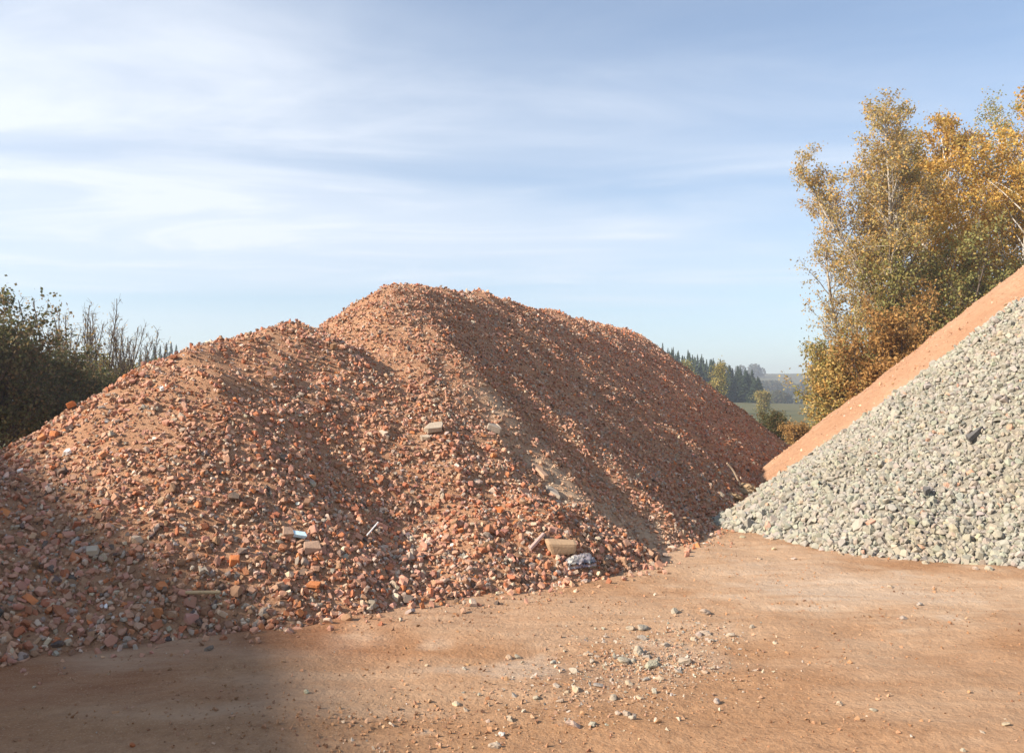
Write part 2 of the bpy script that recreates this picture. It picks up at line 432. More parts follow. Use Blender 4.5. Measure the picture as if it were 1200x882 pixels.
def merge(kinds, vi, Rm, S, P, C):
    VV, TT, CC = [], [], []; off = 0
    for k in sorted(set(kinds)):
        for v in range(len(LIB[k])):
            s = np.nonzero((kinds == k) & (vi == v))[0]
            if not len(s): continue
            V0, T0 = LIB[k][v]
            V = np.einsum('nij,nvj->nvi', Rm[s], V0[None] * S[s][:, None, :]) + P[s][:, None, :]
            T = T0[None] + (np.arange(len(s)) * len(V0))[:, None, None] + off
            VV.append(V.reshape(-1, 3)); TT.append(T.reshape(-1, 3)); CC.append(np.repeat(C[s], len(V0), 0)); off += len(s) * len(V0)
    return np.concatenate(VV), np.concatenate(TT), np.concatenate(CC)
_shared = {}
def lib_mesh(kind, v, material):
    key = (kind, v, material.name)
    if key not in _shared:
        V, T = LIB[kind][v]; _shared[key] = np_mesh(kind + '_shape', V, T, material)
    return _shared[key]
def place_stone(name, kind, v, Rm, S, P, C, material, parent=None):
    o = bpy.data.objects.new(name, lib_mesh(kind, v, material)); link(o)
    M = Matrix([[*(Rm[i] * S), P[i]] for i in range(3)] + [[0, 0, 0, 1]])
    o.matrix_world = M; o.color = (*C, 1)
    if parent: o.parent = parent
    return o
def heap_core(name, fn, x0, x1, y0, y1, step, material, parent, attrs=None, floor=-0.12):
    xs = np.arange(x0, x1, step); ys = np.arange(y0, y1, step); X, Y = np.meshgrid(xs, ys); Z = fn(X, Y)
    keep = Z > floor
    Fc = grid_faces(len(ys), len(xs)); k = keep.ravel()[Fc].any(1); Fc = Fc[k]
    used = np.unique(Fc); mp = -np.ones(X.size, int); mp[used] = np.arange(len(used))
    V = np.stack([X, Y, np.maximum(Z, floor - 0.1)], -1).reshape(-1, 3)[used]
    at = {n: f(V[:, 0], V[:, 1]) for n, f in (attrs or {}).items()}
    return obj(name, np_mesh(name, V, mp[Fc], material, at, True), parent)
def scatter(fn, n, x0, x1, y0, y1, rng, zmin=-0.03, accept=None):
    X = rng.uniform(x0, x1, n); Y = rng.uniform(y0, y1, n); Z = fn(X, Y)
    nr = normal_of(fn, X, Y, 0.04)
    k = (Z > zmin) & (rng.random(n) < np.minimum(1, 0.72 / np.clip(nr[:, 2], 0.35, 1) ))
    P = np.stack([X, Y, Z], -1)
    view = np.array([0, 0, EYE]) - P; view /= np.linalg.norm(view, axis=1, keepdims=True)
    k &= (nr * view).sum(1) > -0.12
    u, v = to_px(P); k &= (u > -110) & (u < 1290) & (Y > 1)
    P, nr = P[k], nr[k]
    if accept is not None:
        a = accept(P); P, nr = P[a], nr[a]
    return P, nr

# where fine dust has run down and covers the lumps of the rubble heap
_tan_pts = [(hit(*p)[:2], r) for p, r in (((575, 470), 0.35), ((610, 510), 0.45), ((645, 545), 0.45), ((685, 585), 0.5), ((720, 612), 0.5), ((760, 630), 0.5))]
def tan_band(X, Y):
    t = np.zeros_like(X)
    for (c, r) in _tan_pts:
        t = np.maximum(t, np.exp(-(((X - c[0]) ** 2 + (Y - c[1]) ** 2) / (r * r))))
    return np.clip(t * (0.75 + 0.6 * fbm(X * 2, Y * 2, 83, 3)), 0, 1)
_sandy = [(hit(*p)[:2], r, a) for p, r, a in (((250, 425), 0.6, 0.9), ((110, 505), 0.5, 0.8), ((170, 505), 0.4, 0.7), ((330, 410), 0.5, 0.8),
          ((450, 420), 0.45, 0.8), ((230, 460), 0.35, 0.5), ((420, 360), 0.5, 0.8), ((350, 440), 0.35, 0.6), ((520, 430), 0.4, 0.5), ((205, 665), 0.35, 0.6))]
def sandy(X, Y):
    t = 0.16 * sstep(0.05, 0.7, fbm(X * 0.8, Y * 0.8, 91, 3))
    for (c, r, a) in _sandy:
        t = np.maximum(t, a * np.exp(-(((X - c[0]) ** 2 + (Y - c[1]) ** 2) / (r * r))))
    return np.clip(t + 0.35 * t * fbm(X * 3, Y * 3, 93, 3), 0, 0.93)

PAL = [((0.485, 0.285, 0.192), .30), ((0.44, 0.222, 0.158), .23), ((0.38, 0.138, 0.072), .13), ((0.52, 0.19, 0.075), .035), ((0.36, 0.31, 0.255), .10),
       ((0.57, 0.45, 0.345), .11), ((0.74, 0.70, 0.64), .014), ((0.085, 0.075, 0.072), .025), ((0.25, 0.145, 0.088), .10)]
def palette(n, rng, pal=PAL, jit=0.13):
    w = np.array([p[1] for p in pal]); i = rng.choice(len(pal), n, p=w / w.sum())
    C = np.array([p[0] for p in pal])[i]
    return np.clip(C * (1 + rng.normal(size=(n, 1)) * jit) * (1 + rng.normal(size=(n, 3)) * 0.035), 0.02, 0.9), i

def build_rubble():
    rng = np.random.default_rng(11)
    root = empty('rubble_heap', (0, 12, 0))
    tag(root, 'long reddish brown heap of crushed brick rubble with several rounded tops', 'rubble heap')
    inv = Matrix.Translation((0, -12, 0))
    core = heap_core('dust_core', h_rubble, -11, 11, 2.5, 37, 0.085, M_dust, root, {'tan': lambda X, Y: 0.9 * tan_band(X, Y)})
    core.matrix_parent_inverse = inv
    def acc(P):
        low = 1 - 0.7 * sstep(1.5, 0.8, P[:, 2])                          # the lumps roll to the foot, fines stay above
        return rng.random(len(P)) > np.maximum(low * sandy(P[:, 0], P[:, 1]), 0.75 * tan_band(P[:, 0], P[:, 1]))
    P, nr = scatter(h_rubble, 680000, -9.0, 10.0, 3.5, 36, rng, -0.02, acc)
    # keep a stone budget per seen area: nearer ground carries more of it
    kk = rng.random(len(P)) < np.clip(10.5 / P[:, 1], 0, 1) ** 1.7; P, nr = P[kk], nr[kk]
    depth = P[:, 1]
    n = len(P)
    size = np.clip(rng.lognormal(math.log(0.037), 0.33, n), 0.018, 0.08) * np.clip(depth / 13.0, 1, 2) ** 0.6
    toe = sstep(0.9, 0.1, P[:, 2]); size *= 1 + 0.2 * toe
    tanb = tan_band(P[:, 0], P[:, 1]); size *= 1 - 0.35 * tanb
    C, ci = palette(n, rng)
    low = rng.random(n) < 0.55 * sstep(1.2, 0.4, P[:, 2])                 # concrete, mortar and plain red brick gather at the foot
    C2, c2 = palette(n, rng, [(p[0], w) for p, w in zip(PAL, (.16, .17, .20, .06, .22, .14, .03, .05, .08))]); C[low] = C2[low]; ci[low] = c2[low]
    size[(ci == 6)] *= 0.6; size[(ci == 5)] *= 0.85
    # dust tone shared by neighbouring stones
    tone = 1 + 0.16 * fbm(P[:, 0] * 0.7, P[:, 1] * 0.7, 97, 3)
    C = C * tone[:, None]
    C = C * (1 - 0.5 * tanb[:, None]) + np.array([0.48, 0.36, 0.25]) * 0.5 * tanb[:, None]
    kinds = np.where(rng.random(n) < 0.48, 'brick', np.where(rng.random(n) < 0.65, 'lump', 'shard')).astype(object)
    kinds[(ci == 4)] = 'lump'
    kinds[(depth > 10.5) | (size < 0.031)] = 'pebble'
    vi = np.array([rng.integers(len(LIB[k])) for k in kinds])
    Rm = rand_rot(n, rng); fl = flat_rot(nr, rng, 0.4); sel = (kinds == 'shard') | (rng.random(n) < 0.35); Rm[sel] = fl[sel]
    S = size[:, None] * rng.uniform(0.75, 1.3, (n, 3)); S[kinds == 'shard'] *= 1.35
    P = P + nr * (size * rng.uniform(-0.08, 0.46, n))[:, None]
    print('rubble stones', n)
    # the stones that show largest become pieces of their own, the rest one mass
    u, v = to_px(P); ok = (u > 5) & (u < 1195) & (v > 5) & (v < 880) & seen(P, 0.05)
    score = np.where(ok, S.max(1) / depth, 0)
    grey = (ci == 4); pale = (ci == 5) | (ci == 6)
    single = np.zeros(n, bool)
    for nm, msk, cnt in (('brick_fragment', ~grey & ~pale, 300), ('concrete_lump', grey, 160), ('mortar_lump', pale, 120)):
        idx = np.argsort(-np.where(msk, score, 0))[:cnt]
        for i in idx:
            o = place_stone(nm, kinds[i], vi[i], Rm[i], S[i], P[i], C[i], M_rub_o); o.parent = root; o.matrix_parent_inverse = inv
        single[idx] = True
    r = ~single
    V, T, CC = merge(kinds[r], vi[r], Rm[r], S[r], P[r], C[r])
    o = obj('rubble', np_mesh('rubble', V, T, M_rub, {'col': CC}), root); o.matrix_parent_inverse = inv; tag(o, kind='stuff')
    # fine chips between the lumps
    P, nr = scatter(h_rubble, 190000, -9.0, 7.0, 3.5, 20, rng, -0.03)
    k = rng.random(len(P)) < np.clip(1.5 - P[:, 1] / 14.0, 0.25, 1); P, nr = P[k], nr[k]; n = len(P)
    size = np.clip(rng.lognormal(math.log(0.024), 0.35, n), 0.012, 0.048)
    C, ci = palette(n, rng); tb = tan_band(P[:, 0], P[:, 1])[:, None]; C = C * (1 - 0.6 * tb) + np.array([0.5, 0.38, 0.26]) * 0.6 * tb
    kinds = np.full(n, 'chip', object); vi = rng.integers(0, len(LIB['chip']), n)
    V, T, CC = merge(kinds, vi, rand_rot(n, rng), size[:, None] * rng.uniform(0.7, 1.3, (n, 3)), P + nr * (size * 0.2)[:, None], C)
    print('chips', n, len(T))
    o = obj('brick_chips', np_mesh('brick_chips', V, T, M_rub, {'col': CC}), root); o.matrix_parent_inverse = inv; tag(o, kind='stuff')
build_rubble(); print('build_rubble', time.time() - T0)

GPAL = [((0.325, 0.308, 0.257), .55), ((0.29, 0.275, 0.232), .24), ((0.36, 0.338, 0.276), .14), ((0.37, 0.32, 0.25), .04), ((0.44, 0.27, 0.19), .015), ((0.16, 0.155, 0.15), .005)]
def build_grey():
    rng = np.random.default_rng(21)
    root = empty('crushed_concrete_heap', (8, 13, 0))
    tag(root, 'pale grey heap of crushed concrete stones in front of the orange sand', 'stone heap')
    inv = Matrix.Translation((-8, -13, 0))
    o = heap_core('fines_core', h_grey, 2, 17, 7, 20, 0.09, M_fines, root); o.matrix_parent_inverse = inv
    def acc(P):
        return (P[:, 2] > h_sand(P[:, 0], P[:, 1]) - 0.05)
    P, nr = scatter(h_grey, 98000, 2.2, 12.5, 7.5, 18, rng, -0.02, acc)
    n = len(P)
    size = np.clip(rng.lognormal(math.log(0.066), 0.30, n), 0.03, 0.15); size *= 1 + 0.2 * sstep(0.8, 0.1, P[:, 2])
    C, ci = palette(n, rng, GPAL, 0.065)
    warm = sstep(0.0, 0.6, fbm(P[:, 0] * 0.6, P[:, 1] * 0.6, 45, 3) + 0.55 * sstep(5.5, 9.0, P[:, 0]) - 0.1)[:, None]
    C = C * (1 - warm * np.array([-0.02, 0.05, 0.13]))
    kinds = np.where(rng.random(n) < 0.35, 'cobble', 'lump').astype(object)
    vi = np.array([rng.integers(len(LIB[k])) for k in kinds])
    Rm = rand_rot(n, rng); S = size[:, None] * rng.uniform(0.8, 1.25, (n, 3))
    P0 = P; P = P + nr * (size * rng.uniform(-0.15, 0.35, n))[:, None]
    u, v = to_px(P); ok = (u > 5) & (u < 1195) & (v > 5) & (v < 880) & seen(P, 0.05)
    idx = np.argsort(-np.where(ok, S.max(1) / P[:, 1], 0))[:300]
    for i in idx:
        o = place_stone('concrete_lump', kinds[i], vi[i], Rm[i], S[i], P[i], C[i], M_con_o); o.parent = root; o.matrix_parent_inverse = inv
    r = np.ones(n, bool); r[idx] = False
    V, T, CC = merge(kinds[r], vi[r], Rm[r], S[r], P[r], C[r]); print('grey stones', n, len(T))
    o = obj('crushed_concrete', np_mesh('crushed_concrete', V, T, M_con, {'col': CC}), root); o.matrix_parent_inverse = inv; tag(o, kind='stuff')
build_grey(); print('build_grey', time.time() - T0)

def build_sand():
    rng = np.random.default_rng(31)
    root = empty('sand_heap', (13, 20, 0))
    tag(root, 'smooth orange sand heap rising behind the pale grey stones', 'sand heap')
    inv = Matrix.Translation((-13, -20, 0))
    o = heap_core('sand_slope', h_sand, 4, 28, 11, 30, 0.11, M_sand, root); o.matrix_parent_inverse = inv
    P, nr = scatter(h_sand, 26000, 4, 17, 11, 22, rng, -0.02, lambda P: P[:, 2] > h_grey(P[:, 0], P[:, 1]) - 0.1)
    n = len(P); size = np.clip(rng.lognormal(math.log(0.022), 0.55, n), 0.01, 0.12)
    C, _ = palette(n, rng, [((0.52, 0.30, 0.18), .75), ((0.6, 0.45, 0.32), .2), ((0.4, 0.22, 0.13), .1)])
    k = np.full(n, 'chip', object)
    V, T, CC = merge(k, rng.integers(0, 16, n), rand_rot(n, rng), size[:, None] * rng.uniform(0.7, 1.2, (n, 3)), P, C)
    o = obj('pebbles', np_mesh('pebbles', V, T, M_rub, {'col': CC}), root); o.matrix_parent_inverse = inv; tag(o, kind='stuff')
build_sand(); print('build_sand', time.time() - T0)
#@@REST

# ------------------------------------------------------------------ storage hall beside the yard (its long eave shades the foot of the rubble heap)
def box(bm, x0, x1, y0, y1, z0, z1):
    vs = [bm.verts.new((x, y, z)) for z in (z0, z1) for y in (y0, y1) for x in (x0, x1)]
    for f in ((0, 2, 3, 1), (4, 5, 7, 6), (0, 1, 5, 4), (2, 6, 7, 3), (0, 4, 6, 2), (1, 3, 7, 5)):
        bm.faces.new([vs[i] for i in f])
def bm_obj(name, bm, material, parent=None, bevel=0.0, smooth=False):
    if bevel: bmesh.ops.bevel(bm, geom=list(bm.edges), offset=bevel, segments=2, profile=0.6, affect='EDGES')
    bmesh.ops.recalc_face_normals(bm, faces=bm.faces)
    m = bpy.data.meshes.new(name); bm.to_mesh(m); bm.free(); m.materials.append(material)
    if smooth: m.polygons.foreach_set('use_smooth', [True] * len(m.polygons))
    return obj(name, m, parent)
def plain(name, col, rough=0.8, var=0.25, scale=6.0):
    m, nt, b = mat(name); b.inputs['Roughness'].default_value = rough
    g = N(nt, 'ShaderNodeTexCoord').outputs['Object']
    c = mixc(nt, noise_fac(nt, scale, 5, 0.65, 0.3, 0.7, g), tuple(v * (1 - var) for v in col), tuple(min(1, v * (1 + var)) for v in col))
    nt.links.new(c, b.inputs['Base Color'])
    h = N(nt, 'ShaderNodeTexNoise', {'Scale': scale * 5, 'Detail': 5.0, 'Vector': g}).outputs['Fac']
    bump(nt, b, h, 0.4, 0.01)
    return m
def build_hall():
    root = empty('storage_hall', (0, 0, 0)); tag(root, 'long grey steel storage hall beside the dirt yard', 'hall')
    wm = plain('hall_cladding', (0.12, 0.15, 0.13), 0.5, 0.08, 1.0); rm = plain('hall_roof', (0.2, 0.2, 0.21), 0.6, 0.1, 1.0)
    bm = bmesh.new(); box(bm, -18, -0.25, -12, 21, 0, 13.84); bm_obj('wall', bm, wm, root)
    bm = bmesh.new(); box(bm, -18.3, 0.0, -12.4, 21.4, 13.84, 14.09); bm_obj('roof', bm, rm, root)
    for k in range(3):
        bm = bmesh.new(); box(bm, -0.245, -0.15, -2 + 9 * k, 2.5 + 9 * k, 0.02, 4.8); bm_obj('roller_door', bm, plain('door_%d' % k, (0.5, 0.5, 0.48), 0.5, 0.06, 2.0), root)
    s = -24.0
    root.location = (s * math.cos(SUN_AZ), s * math.sin(SUN_AZ), 0)
    root.rotation_euler = (0, 0, SUN_AZ)
build_hall()

# ------------------------------------------------------------------ trees
def leaf_mat(name, trans=0.45):
    m, nt, b = mat(name)
    col = N(nt, 'ShaderNodeAttribute', attribute_name='col').outputs['Color']
    nt.links.new(col, b.inputs['Base Color']); b.inputs['Roughness'].default_value = 0.6
    t = N(nt, 'ShaderNodeBsdfTranslucent', {'Color': col})
    mx = N(nt, 'ShaderNodeMixShader', {0: trans})
    nt.links.new(b.outputs[0], mx.inputs[1]); nt.links.new(t.outputs[0], mx.inputs[2])
    nt.links.new(mx.outputs[0], nt.nodes['Material Output'].inputs[0])
    return m
M_leaf = leaf_mat('leaf')
def bark_mat(name, ca, cb, scale):
    m, nt, b = mat(name)
    g = N(nt, 'ShaderNodeNewGeometry').outputs['Position']
    mp = N(nt, 'ShaderNodeMapping', {'Vector': g, 'Scale': (1, 1, 0.35)}).outputs[0]
    c = mixc(nt, noise_fac(nt, scale, 5, 0.7, 0.45, 0.62, mp), ca, cb); nt.links.new(c, b.inputs['Base Color'])
    return m
M_bark_pale = bark_mat('pale_bark', (0.42, 0.38, 0.32), (0.16, 0.13, 0.10), 6.0)
M_bark_birch = bark_mat('birch_bark', (0.62, 0.58, 0.52), (0.08, 0.07, 0.06), 5.0)
M_bark_dark = bark_mat('dark_bark', (0.13, 0.10, 0.075), (0.07, 0.055, 0.045), 6.0)

class Wood:
    def __init__(s): s.V = []; s.T = []; s.n = 0
    def tube(s, pts, rad, k):
        pts = np.asarray(pts, float); n = len(pts)
        d = np.gradient(pts, axis=0); d /= np.linalg.norm(d, axis=1, keepdims=True) + 1e-9
        ref = np.where(np.abs(d[:, 2:3]) > 0.9, np.array([[1.0, 0, 0]]), np.array([[0, 0, 1.0]]))
        a = np.cross(d, ref); a /= np.linalg.norm(a, axis=1, keepdims=True) + 1e-9; b = np.cross(d, a)
        th = np.arange(k) * 2 * math.pi / k
        ring = pts[:, None] + np.asarray(rad)[:, None, None] * (np.cos(th)[None, :, None] * a[:, None] + np.sin(th)[None, :, None] * b[:, None])
        i = np.arange(n * k).reshape(n, k); j = np.roll(i, -1, 1)
        q = np.stack([i[:-1], j[:-1], j[1:], i[1:]], -1).reshape(-1, 4)
        s.V.append(ring.reshape(-1, 3)); s.T.append(q + s.n); s.n += n * k
    def mesh(s, name, m): return np_mesh(name, np.concatenate(s.V), np.concatenate(s.T), m, None, True)
def unit(v): return v / (np.linalg.norm(v) + 1e-9)
def branch(rng, p, d, L, n, wob, bend):
    pts = [np.array(p, float)]; d = unit(np.array(d, float))
    for i in range(n):
        d = unit(d + rng.normal(size=3) * wob + np.array([0, 0, bend])); pts.append(pts[-1] + d * L / n)
    return np.array(pts)
def leaf_mesh(name, C, size, col, rng):
    n = len(C)
    Rm = rand_rot(n, rng)
    base = np.array([[0, -0.5, 0], [0.36, 0.0, 0.06], [0, 0.55, 0], [-0.36, 0.0, 0.06]])
    V = np.einsum('nij,vj->nvi', Rm, base) * size[:, None, None] + C[:, None]
    Fq = np.arange(n * 4).reshape(n, 4)
    return np_mesh(name, V.reshape(-1, 3), Fq, M_leaf, {'col': np.repeat(col, 4, 0)})
def make_tree(name, label, cat, base, H, spread, r0, seed, leaf_cols, leaf_size, bark, group=None, stems=1, crown0=0.2, nprim=34, nsec=6, ntw=4,
              nleaf=9, up=0.9, bend=0.06, droop=0.0, profile=None, lean=(0, 0), sigma=0.10, fork=None, keep=None, twig_len=0.16, stem_spread=0.1):
    rng = np.random.default_rng(seed)
    root = empty(name, base); tag(root, label, cat, group)
    wood = Wood(); leaves = []; tone = []
    prof = profile or (lambda t: (0.35 + 1.3 * t) * (1.08 - t) ** 0.75)
    leaders = []
    for s in range(stems):
        a = rng.uniform(0, 6.28); d0 = np.array([math.cos(a) * stem_spread * (stems > 1) + lean[0], math.sin(a) * stem_spread * (stems > 1) + lean[1], 1.0])
        h = H * (1 if s == 0 else rng.uniform(0.75, 1.0))
        pts = branch(rng, (rng.normal() * 0.15 * (stems > 1), rng.normal() * 0.15 * (stems > 1), -0.25), d0, h / max(0.9, unit(d0)[2]), 14, 0.045, 0.03)
        rad = r0 * (1 - np.linspace(0, 1, 15)) ** 0.85 + 0.012
        leaders.append((pts, rad, 0.0))
        if fork and s == 0:
            for (tf, fx, fy) in fork:
                i = int(tf * 14); p2 = branch(rng, pts[i], (fx, fy, 1.0), h * (1 - tf) * 0.97, 9, 0.05, 0.05)
                leaders.append((p2, np.linspace(rad[i] * 0.8, 0.012, 10), tf))
    for (pts, rad, t0) in leaders:
        wood.tube(pts, rad, 6)
        m = max(3, int(nprim * (1 - t0) / stems ** 0.7)); g = rng.uniform(0, 6.28)
        for i in range(m):
            t = max(crown0, t0 + 0.03) + (0.985 - max(crown0, t0 + 0.03)) * ((i + rng.random()) / m)
            tl = (t - t0) / (1 - t0); f = tl * (len(pts) - 1); k = min(int(f), len(pts) - 2); p = pts[k] + (pts[k + 1] - pts[k]) * (f - k)
            g += 2.4 + rng.normal() * 0.3
            L = spread * prof(t) * rng.uniform(0.65, 1.12)
            if L < 0.15: continue
            d = np.array([math.cos(g), math.sin(g), up * rng.uniform(0.6, 1.4)])
            b = branch(rng, p, d, L, 5, 0.10, bend)
            rb = min(rad[k] * 0.6, 0.012 + 0.012 * L); wood.tube(b, np.linspace(rb, 0.006, 6), 3)
            for j in range(nsec):
                s = rng.uniform(0.25, 1.0); f2 = s * 5; k2 = min(int(f2), 4); q = b[k2] + (b[k2 + 1] - b[k2]) * (f2 - k2)
                d2 = unit(b[k2 + 1] - b[k2]) + rng.normal(size=3) * 0.55 + np.array([0, 0, 0.15 - droop])
                L2 = L * rng.uniform(0.25, 0.5) * (1.15 - 0.5 * s)
                c = branch(rng, q, d2, L2, 3, 0.12, bend - droop * 0.6); wood.tube(c if nleaf < 7 else c[[0, 1, 3]], np.linspace(0.009, 0.004, 4 if nleaf < 7 else 3), 3)
                clump = rng.normal()
                kp = keep(c[-1] + np.array(base)) if keep else 1.0
                for w in range(ntw):
                    s3 = rng.uniform(0.2, 1.0); f3 = s3 * 3; k3 = min(int(f3), 2); q3 = c[k3] + (c[k3 + 1] - c[k3]) * (f3 - k3)
                    d3 = unit(unit(c[k3 + 1] - c[k3]) + rng.normal(size=3) * 0.6 - np.array([0, 0, droop]))
                    L3 = twig_len * H ** 0.5 * rng.uniform(0.5, 1.2) * 0.6; e = q3 + d3 * L3
                    if nleaf < 7: wood.tube(np.array([q3, e]), [0.0045, 0.003], 3)
                    nl = rng.poisson(nleaf * kp)
                    if nl:
                        leaves.append(q3 + (e - q3) * rng.uniform(0.1, 1.15, (nl, 1)) + rng.normal(size=(nl, 3)) * sigma)
                        tone.append(np.full(nl, clump))
    obj('trunk', wood.mesh('trunk', bark), root)
    Lf = np.concatenate(leaves); tn = np.concatenate(tone); n = len(Lf)
    w = np.array([c[3] for c in leaf_cols]); cols = np.array([c[:3] for c in leaf_cols])
    i = rng.choice(len(leaf_cols), n, p=w / w.sum())
    # clumps lean to one of the colours
    clump_i = (np.abs((tn * 7.13)) % len(leaf_cols)).astype(int); use = rng.random(n) < 0.45; i[use] = clump_i[use]
    col = cols[i] * (1 + 0.14 * tn[:, None] * 0.6 + rng.normal(size=(n, 1)) * 0.14)
    obj('crown', leaf_mesh('crown', Lf, leaf_size * rng.uniform(0.7, 1.25, n), np.clip(col, 0.012, 0.8), rng), root)
    return n
GOLD = [(0.62, 0.40, 0.10, 4), (0.54, 0.32, 0.075, 4), (0.42, 0.24, 0.06, 2), (0.46, 0.36, 0.11, 2)]
GOLDGREEN = [(0.40, 0.34, 0.09, 3), (0.30, 0.30, 0.09, 3), (0.52, 0.32, 0.07, 2)]
ASPEN = [(0.56, 0.39, 0.14, 3), (0.46, 0.37, 0.14, 3), (0.56, 0.33, 0.10, 2), (0.36, 0.28, 0.11, 2)]
OLIVE = [(0.32, 0.29, 0.10, 3), (0.26, 0.255, 0.09, 3), (0.30, 0.22, 0.07, 2), (0.20, 0.13, 0.05, 1)]
RUST = [(0.42, 0.24, 0.08, 3), (0.36, 0.20, 0.07, 3), (0.46, 0.28, 0.10, 2), (0.17, 0.12, 0.05, 1)]
DARK = [(0.14, 0.14, 0.058, 4), (0.18, 0.145, 0.066, 3), (0.21, 0.14, 0.065, 2), (0.10, 0.11, 0.046, 3)]
YGREEN = [(0.32, 0.27, 0.08, 3), (0.38, 0.27, 0.08, 2), (0.22, 0.21, 0.07, 3)]
def at(px, depth, z=0.0): return ((px - W / 2) / F * depth, depth, z)
def top_h(py, depth): return EYE + (475 - py) / F * depth
def build_trees():
    tot = 0
    g = 'autumn trees behind the sand heap'
    tot += make_tree('aspen_tree', 'tall sparse aspen with forked pale trunk and thin golden leaves, left of the birches', 'tree', at(1043, 31), top_h(122, 31), 3.1, 0.15, 3,
              ASPEN, 0.085, M_bark_pale, g, crown0=0.07, nprim=62, nsec=6, ntw=4, nleaf=6.9, up=1.15, bend=0.05, fork=[(0.42, -0.42, 0.1), (0.5, -0.2, -0.25), (0.55, 0.2, 0.2)], sigma=0.10,
              profile=lambda t: (1.45 - 1.05 * t) * (0.8 + 0.2 * math.sin(t * 19)))
    tot += make_tree('aspen_tree', 'slender sparse aspen standing free at the edge of the valley view', 'tree', at(992, 33), top_h(190, 33), 2.4, 0.10, 4,
              ASPEN, 0.085, M_bark_pale, g, crown0=0.07, nprim=52, nsec=5, ntw=4, nleaf=6, up=1.2, bend=0.05, fork=[(0.35, -0.3, 0.1)], sigma=0.10, profile=lambda t: (1.2 - 0.8 * t) * (0.8 + 0.2 * math.sin(t * 23)))
    for k, (px, d, top, sp, cols, seed, lab, nl) in enumerate([
        (1100, 34, 185, 2.4, GOLD, 5, 'dense golden birch between the sparse aspen and the tallest birch', 11),
        (1146, 36, 104, 2.9, GOLD, 6, 'tallest golden birch with a thin white trunk, its top greenish', 12),
        (1196, 35, 112, 2.8, GOLD, 8, 'golden birch cut by the frame edge above the sand heap', 12),
        (1082, 36, 205, 2.5, GOLD, 11, 'lower golden birch directly behind the sparse aspen', 10),
        (1130, 38, 160, 2.8, GOLD, 12, 'golden birch half hidden behind the tallest birch', 10),
        (1178, 38, 170, 2.8, GOLD, 13, 'rounded golden birch filling the gap before the frame edge', 10),
        (1245, 37, 130, 2.8, GOLD, 9, 'golden birch just past the frame edge behind the sand heap', 8)]):
        tot += make_tree('birch_tree', lab, 'tree', at(px, d), top_h(top, d), sp * 1.25, 0.11, seed, cols, 0.115, M_bark_birch, g, crown0=0.16, nprim=52, nsec=6, ntw=3, nleaf=nl + 6, up=1.0,
              bend=0.0, droop=0.28, sigma=0.13, profile=lambda t: (0.35 + 0.75 * math.sin(math.pi * min(1, 0.15 + 0.8 * t))) * (1.03 - t) ** 0.28 * 1.15)
    tot += make_tree('birch_tree', 'slender yellow green birch whose top stands behind the tallest birch', 'tree', at(1166, 39), top_h(112, 39), 2.6, 0.1, 15, GOLDGREEN, 0.09, M_bark_birch, g, crown0=0.3,
              nprim=46, nsec=5, ntw=4, nleaf=10, up=1.1, bend=0.0, droop=0.2, sigma=0.14)
    for (nm, lab, px, d, top, sp, cols, seed, nl, npr) in [
        ('willow_bush', 'olive green bush under the birches beside the aspen trunk', 1095, 30, 285, 2.2, OLIVE, 21, 11, 60),
        ('willow_bush', 'olive green bush low behind the birch trunks near the frame edge', 1160, 31, 290, 2.3, OLIVE, 22, 11, 60),
        ('rust_bush', 'rust brown leafy bush just above the sand heap slope', 1048, 28, 368, 1.4, RUST, 23, 12, 60),
        ('rust_bush', 'smaller rust brown bush behind the sand heap below the olive bushes', 1105, 29, 350, 1.6, RUST, 24, 12, 50),
        ('yellow_bush', 'yellow green bush at the aspen foot beside the valley view', 980, 30, 395, 1.3, YGREEN, 25, 8, 50),
        ('yellow_bush', 'low yellow brown bush where the sand slope meets the valley view', 1005, 29, 410, 1.4, ASPEN, 26, 11, 45)]:
        tot += make_tree(nm, lab, 'bush', at(px, d), top_h(top, d), sp, 0.06, seed, cols, 0.10, M_bark_dark, 'bushes behind the sand heap', stems=5, crown0=0.12, nprim=npr, nsec=5, ntw=3,
              nleaf=nl * 0.8, up=1.0, bend=0.06, sigma=0.13, stem_spread=0.3, profile=lambda t: 0.35 + 0.75 * math.sin(min(1.0, 0.2 + t) * math.pi * 0.9))
    g2 = 'dark hedge trees beyond the rubble heap'
    for (nm, lab, px, d, top, sp, cols, seed, nl, npr, st) in [
        ('hedge_tree', 'tall dark green hedge tree cut by the photo edge beyond the rubble', -14, 23, 372, 2.0, DARK, 41, 15, 90, 4),
        ('hedge_tree', 'dark rounded hedge tree beside the tall one at the photo edge', 42, 25, 412, 1.7, DARK, 42, 15, 80, 4),
        ('hedge_tree', 'lower dark green hedge tree behind the long slope of the rubble', 95, 27, 436, 1.6, DARK, 43, 14, 70, 4),
        ('hedge_tree', 'dark hedge tree outside the view beyond the rubble foot', -95, 22, 380, 2.4, DARK, 44, 12, 70, 4),
        ('yellow_bush', 'yellow green bush at the low end of the dark hedge', 140, 32, 424, 1.3, YGREEN, 45, 11, 60, 4),
        ('yellow_bush', 'small olive bush where the hedge sinks behind the rubble', 168, 33, 432, 1.2, OLIVE, 46, 11, 50, 4)]:
        tot += make_tree(nm, lab, 'tree' if nm == 'hedge_tree' else 'bush', at(px, d), top_h(top, d), sp, 0.07, seed, cols, 0.10, M_bark_dark, g2, stems=st, crown0=0.08, nprim=npr * 3 // 4, nsec=5, ntw=3,
              nleaf=nl * 0.7, up=0.9, bend=0.06, sigma=0.14, stem_spread=0.25, profile=lambda t: 0.4 + 0.7 * math.sin(min(1.0, 0.25 + t * 0.9) * math.pi * 0.9))
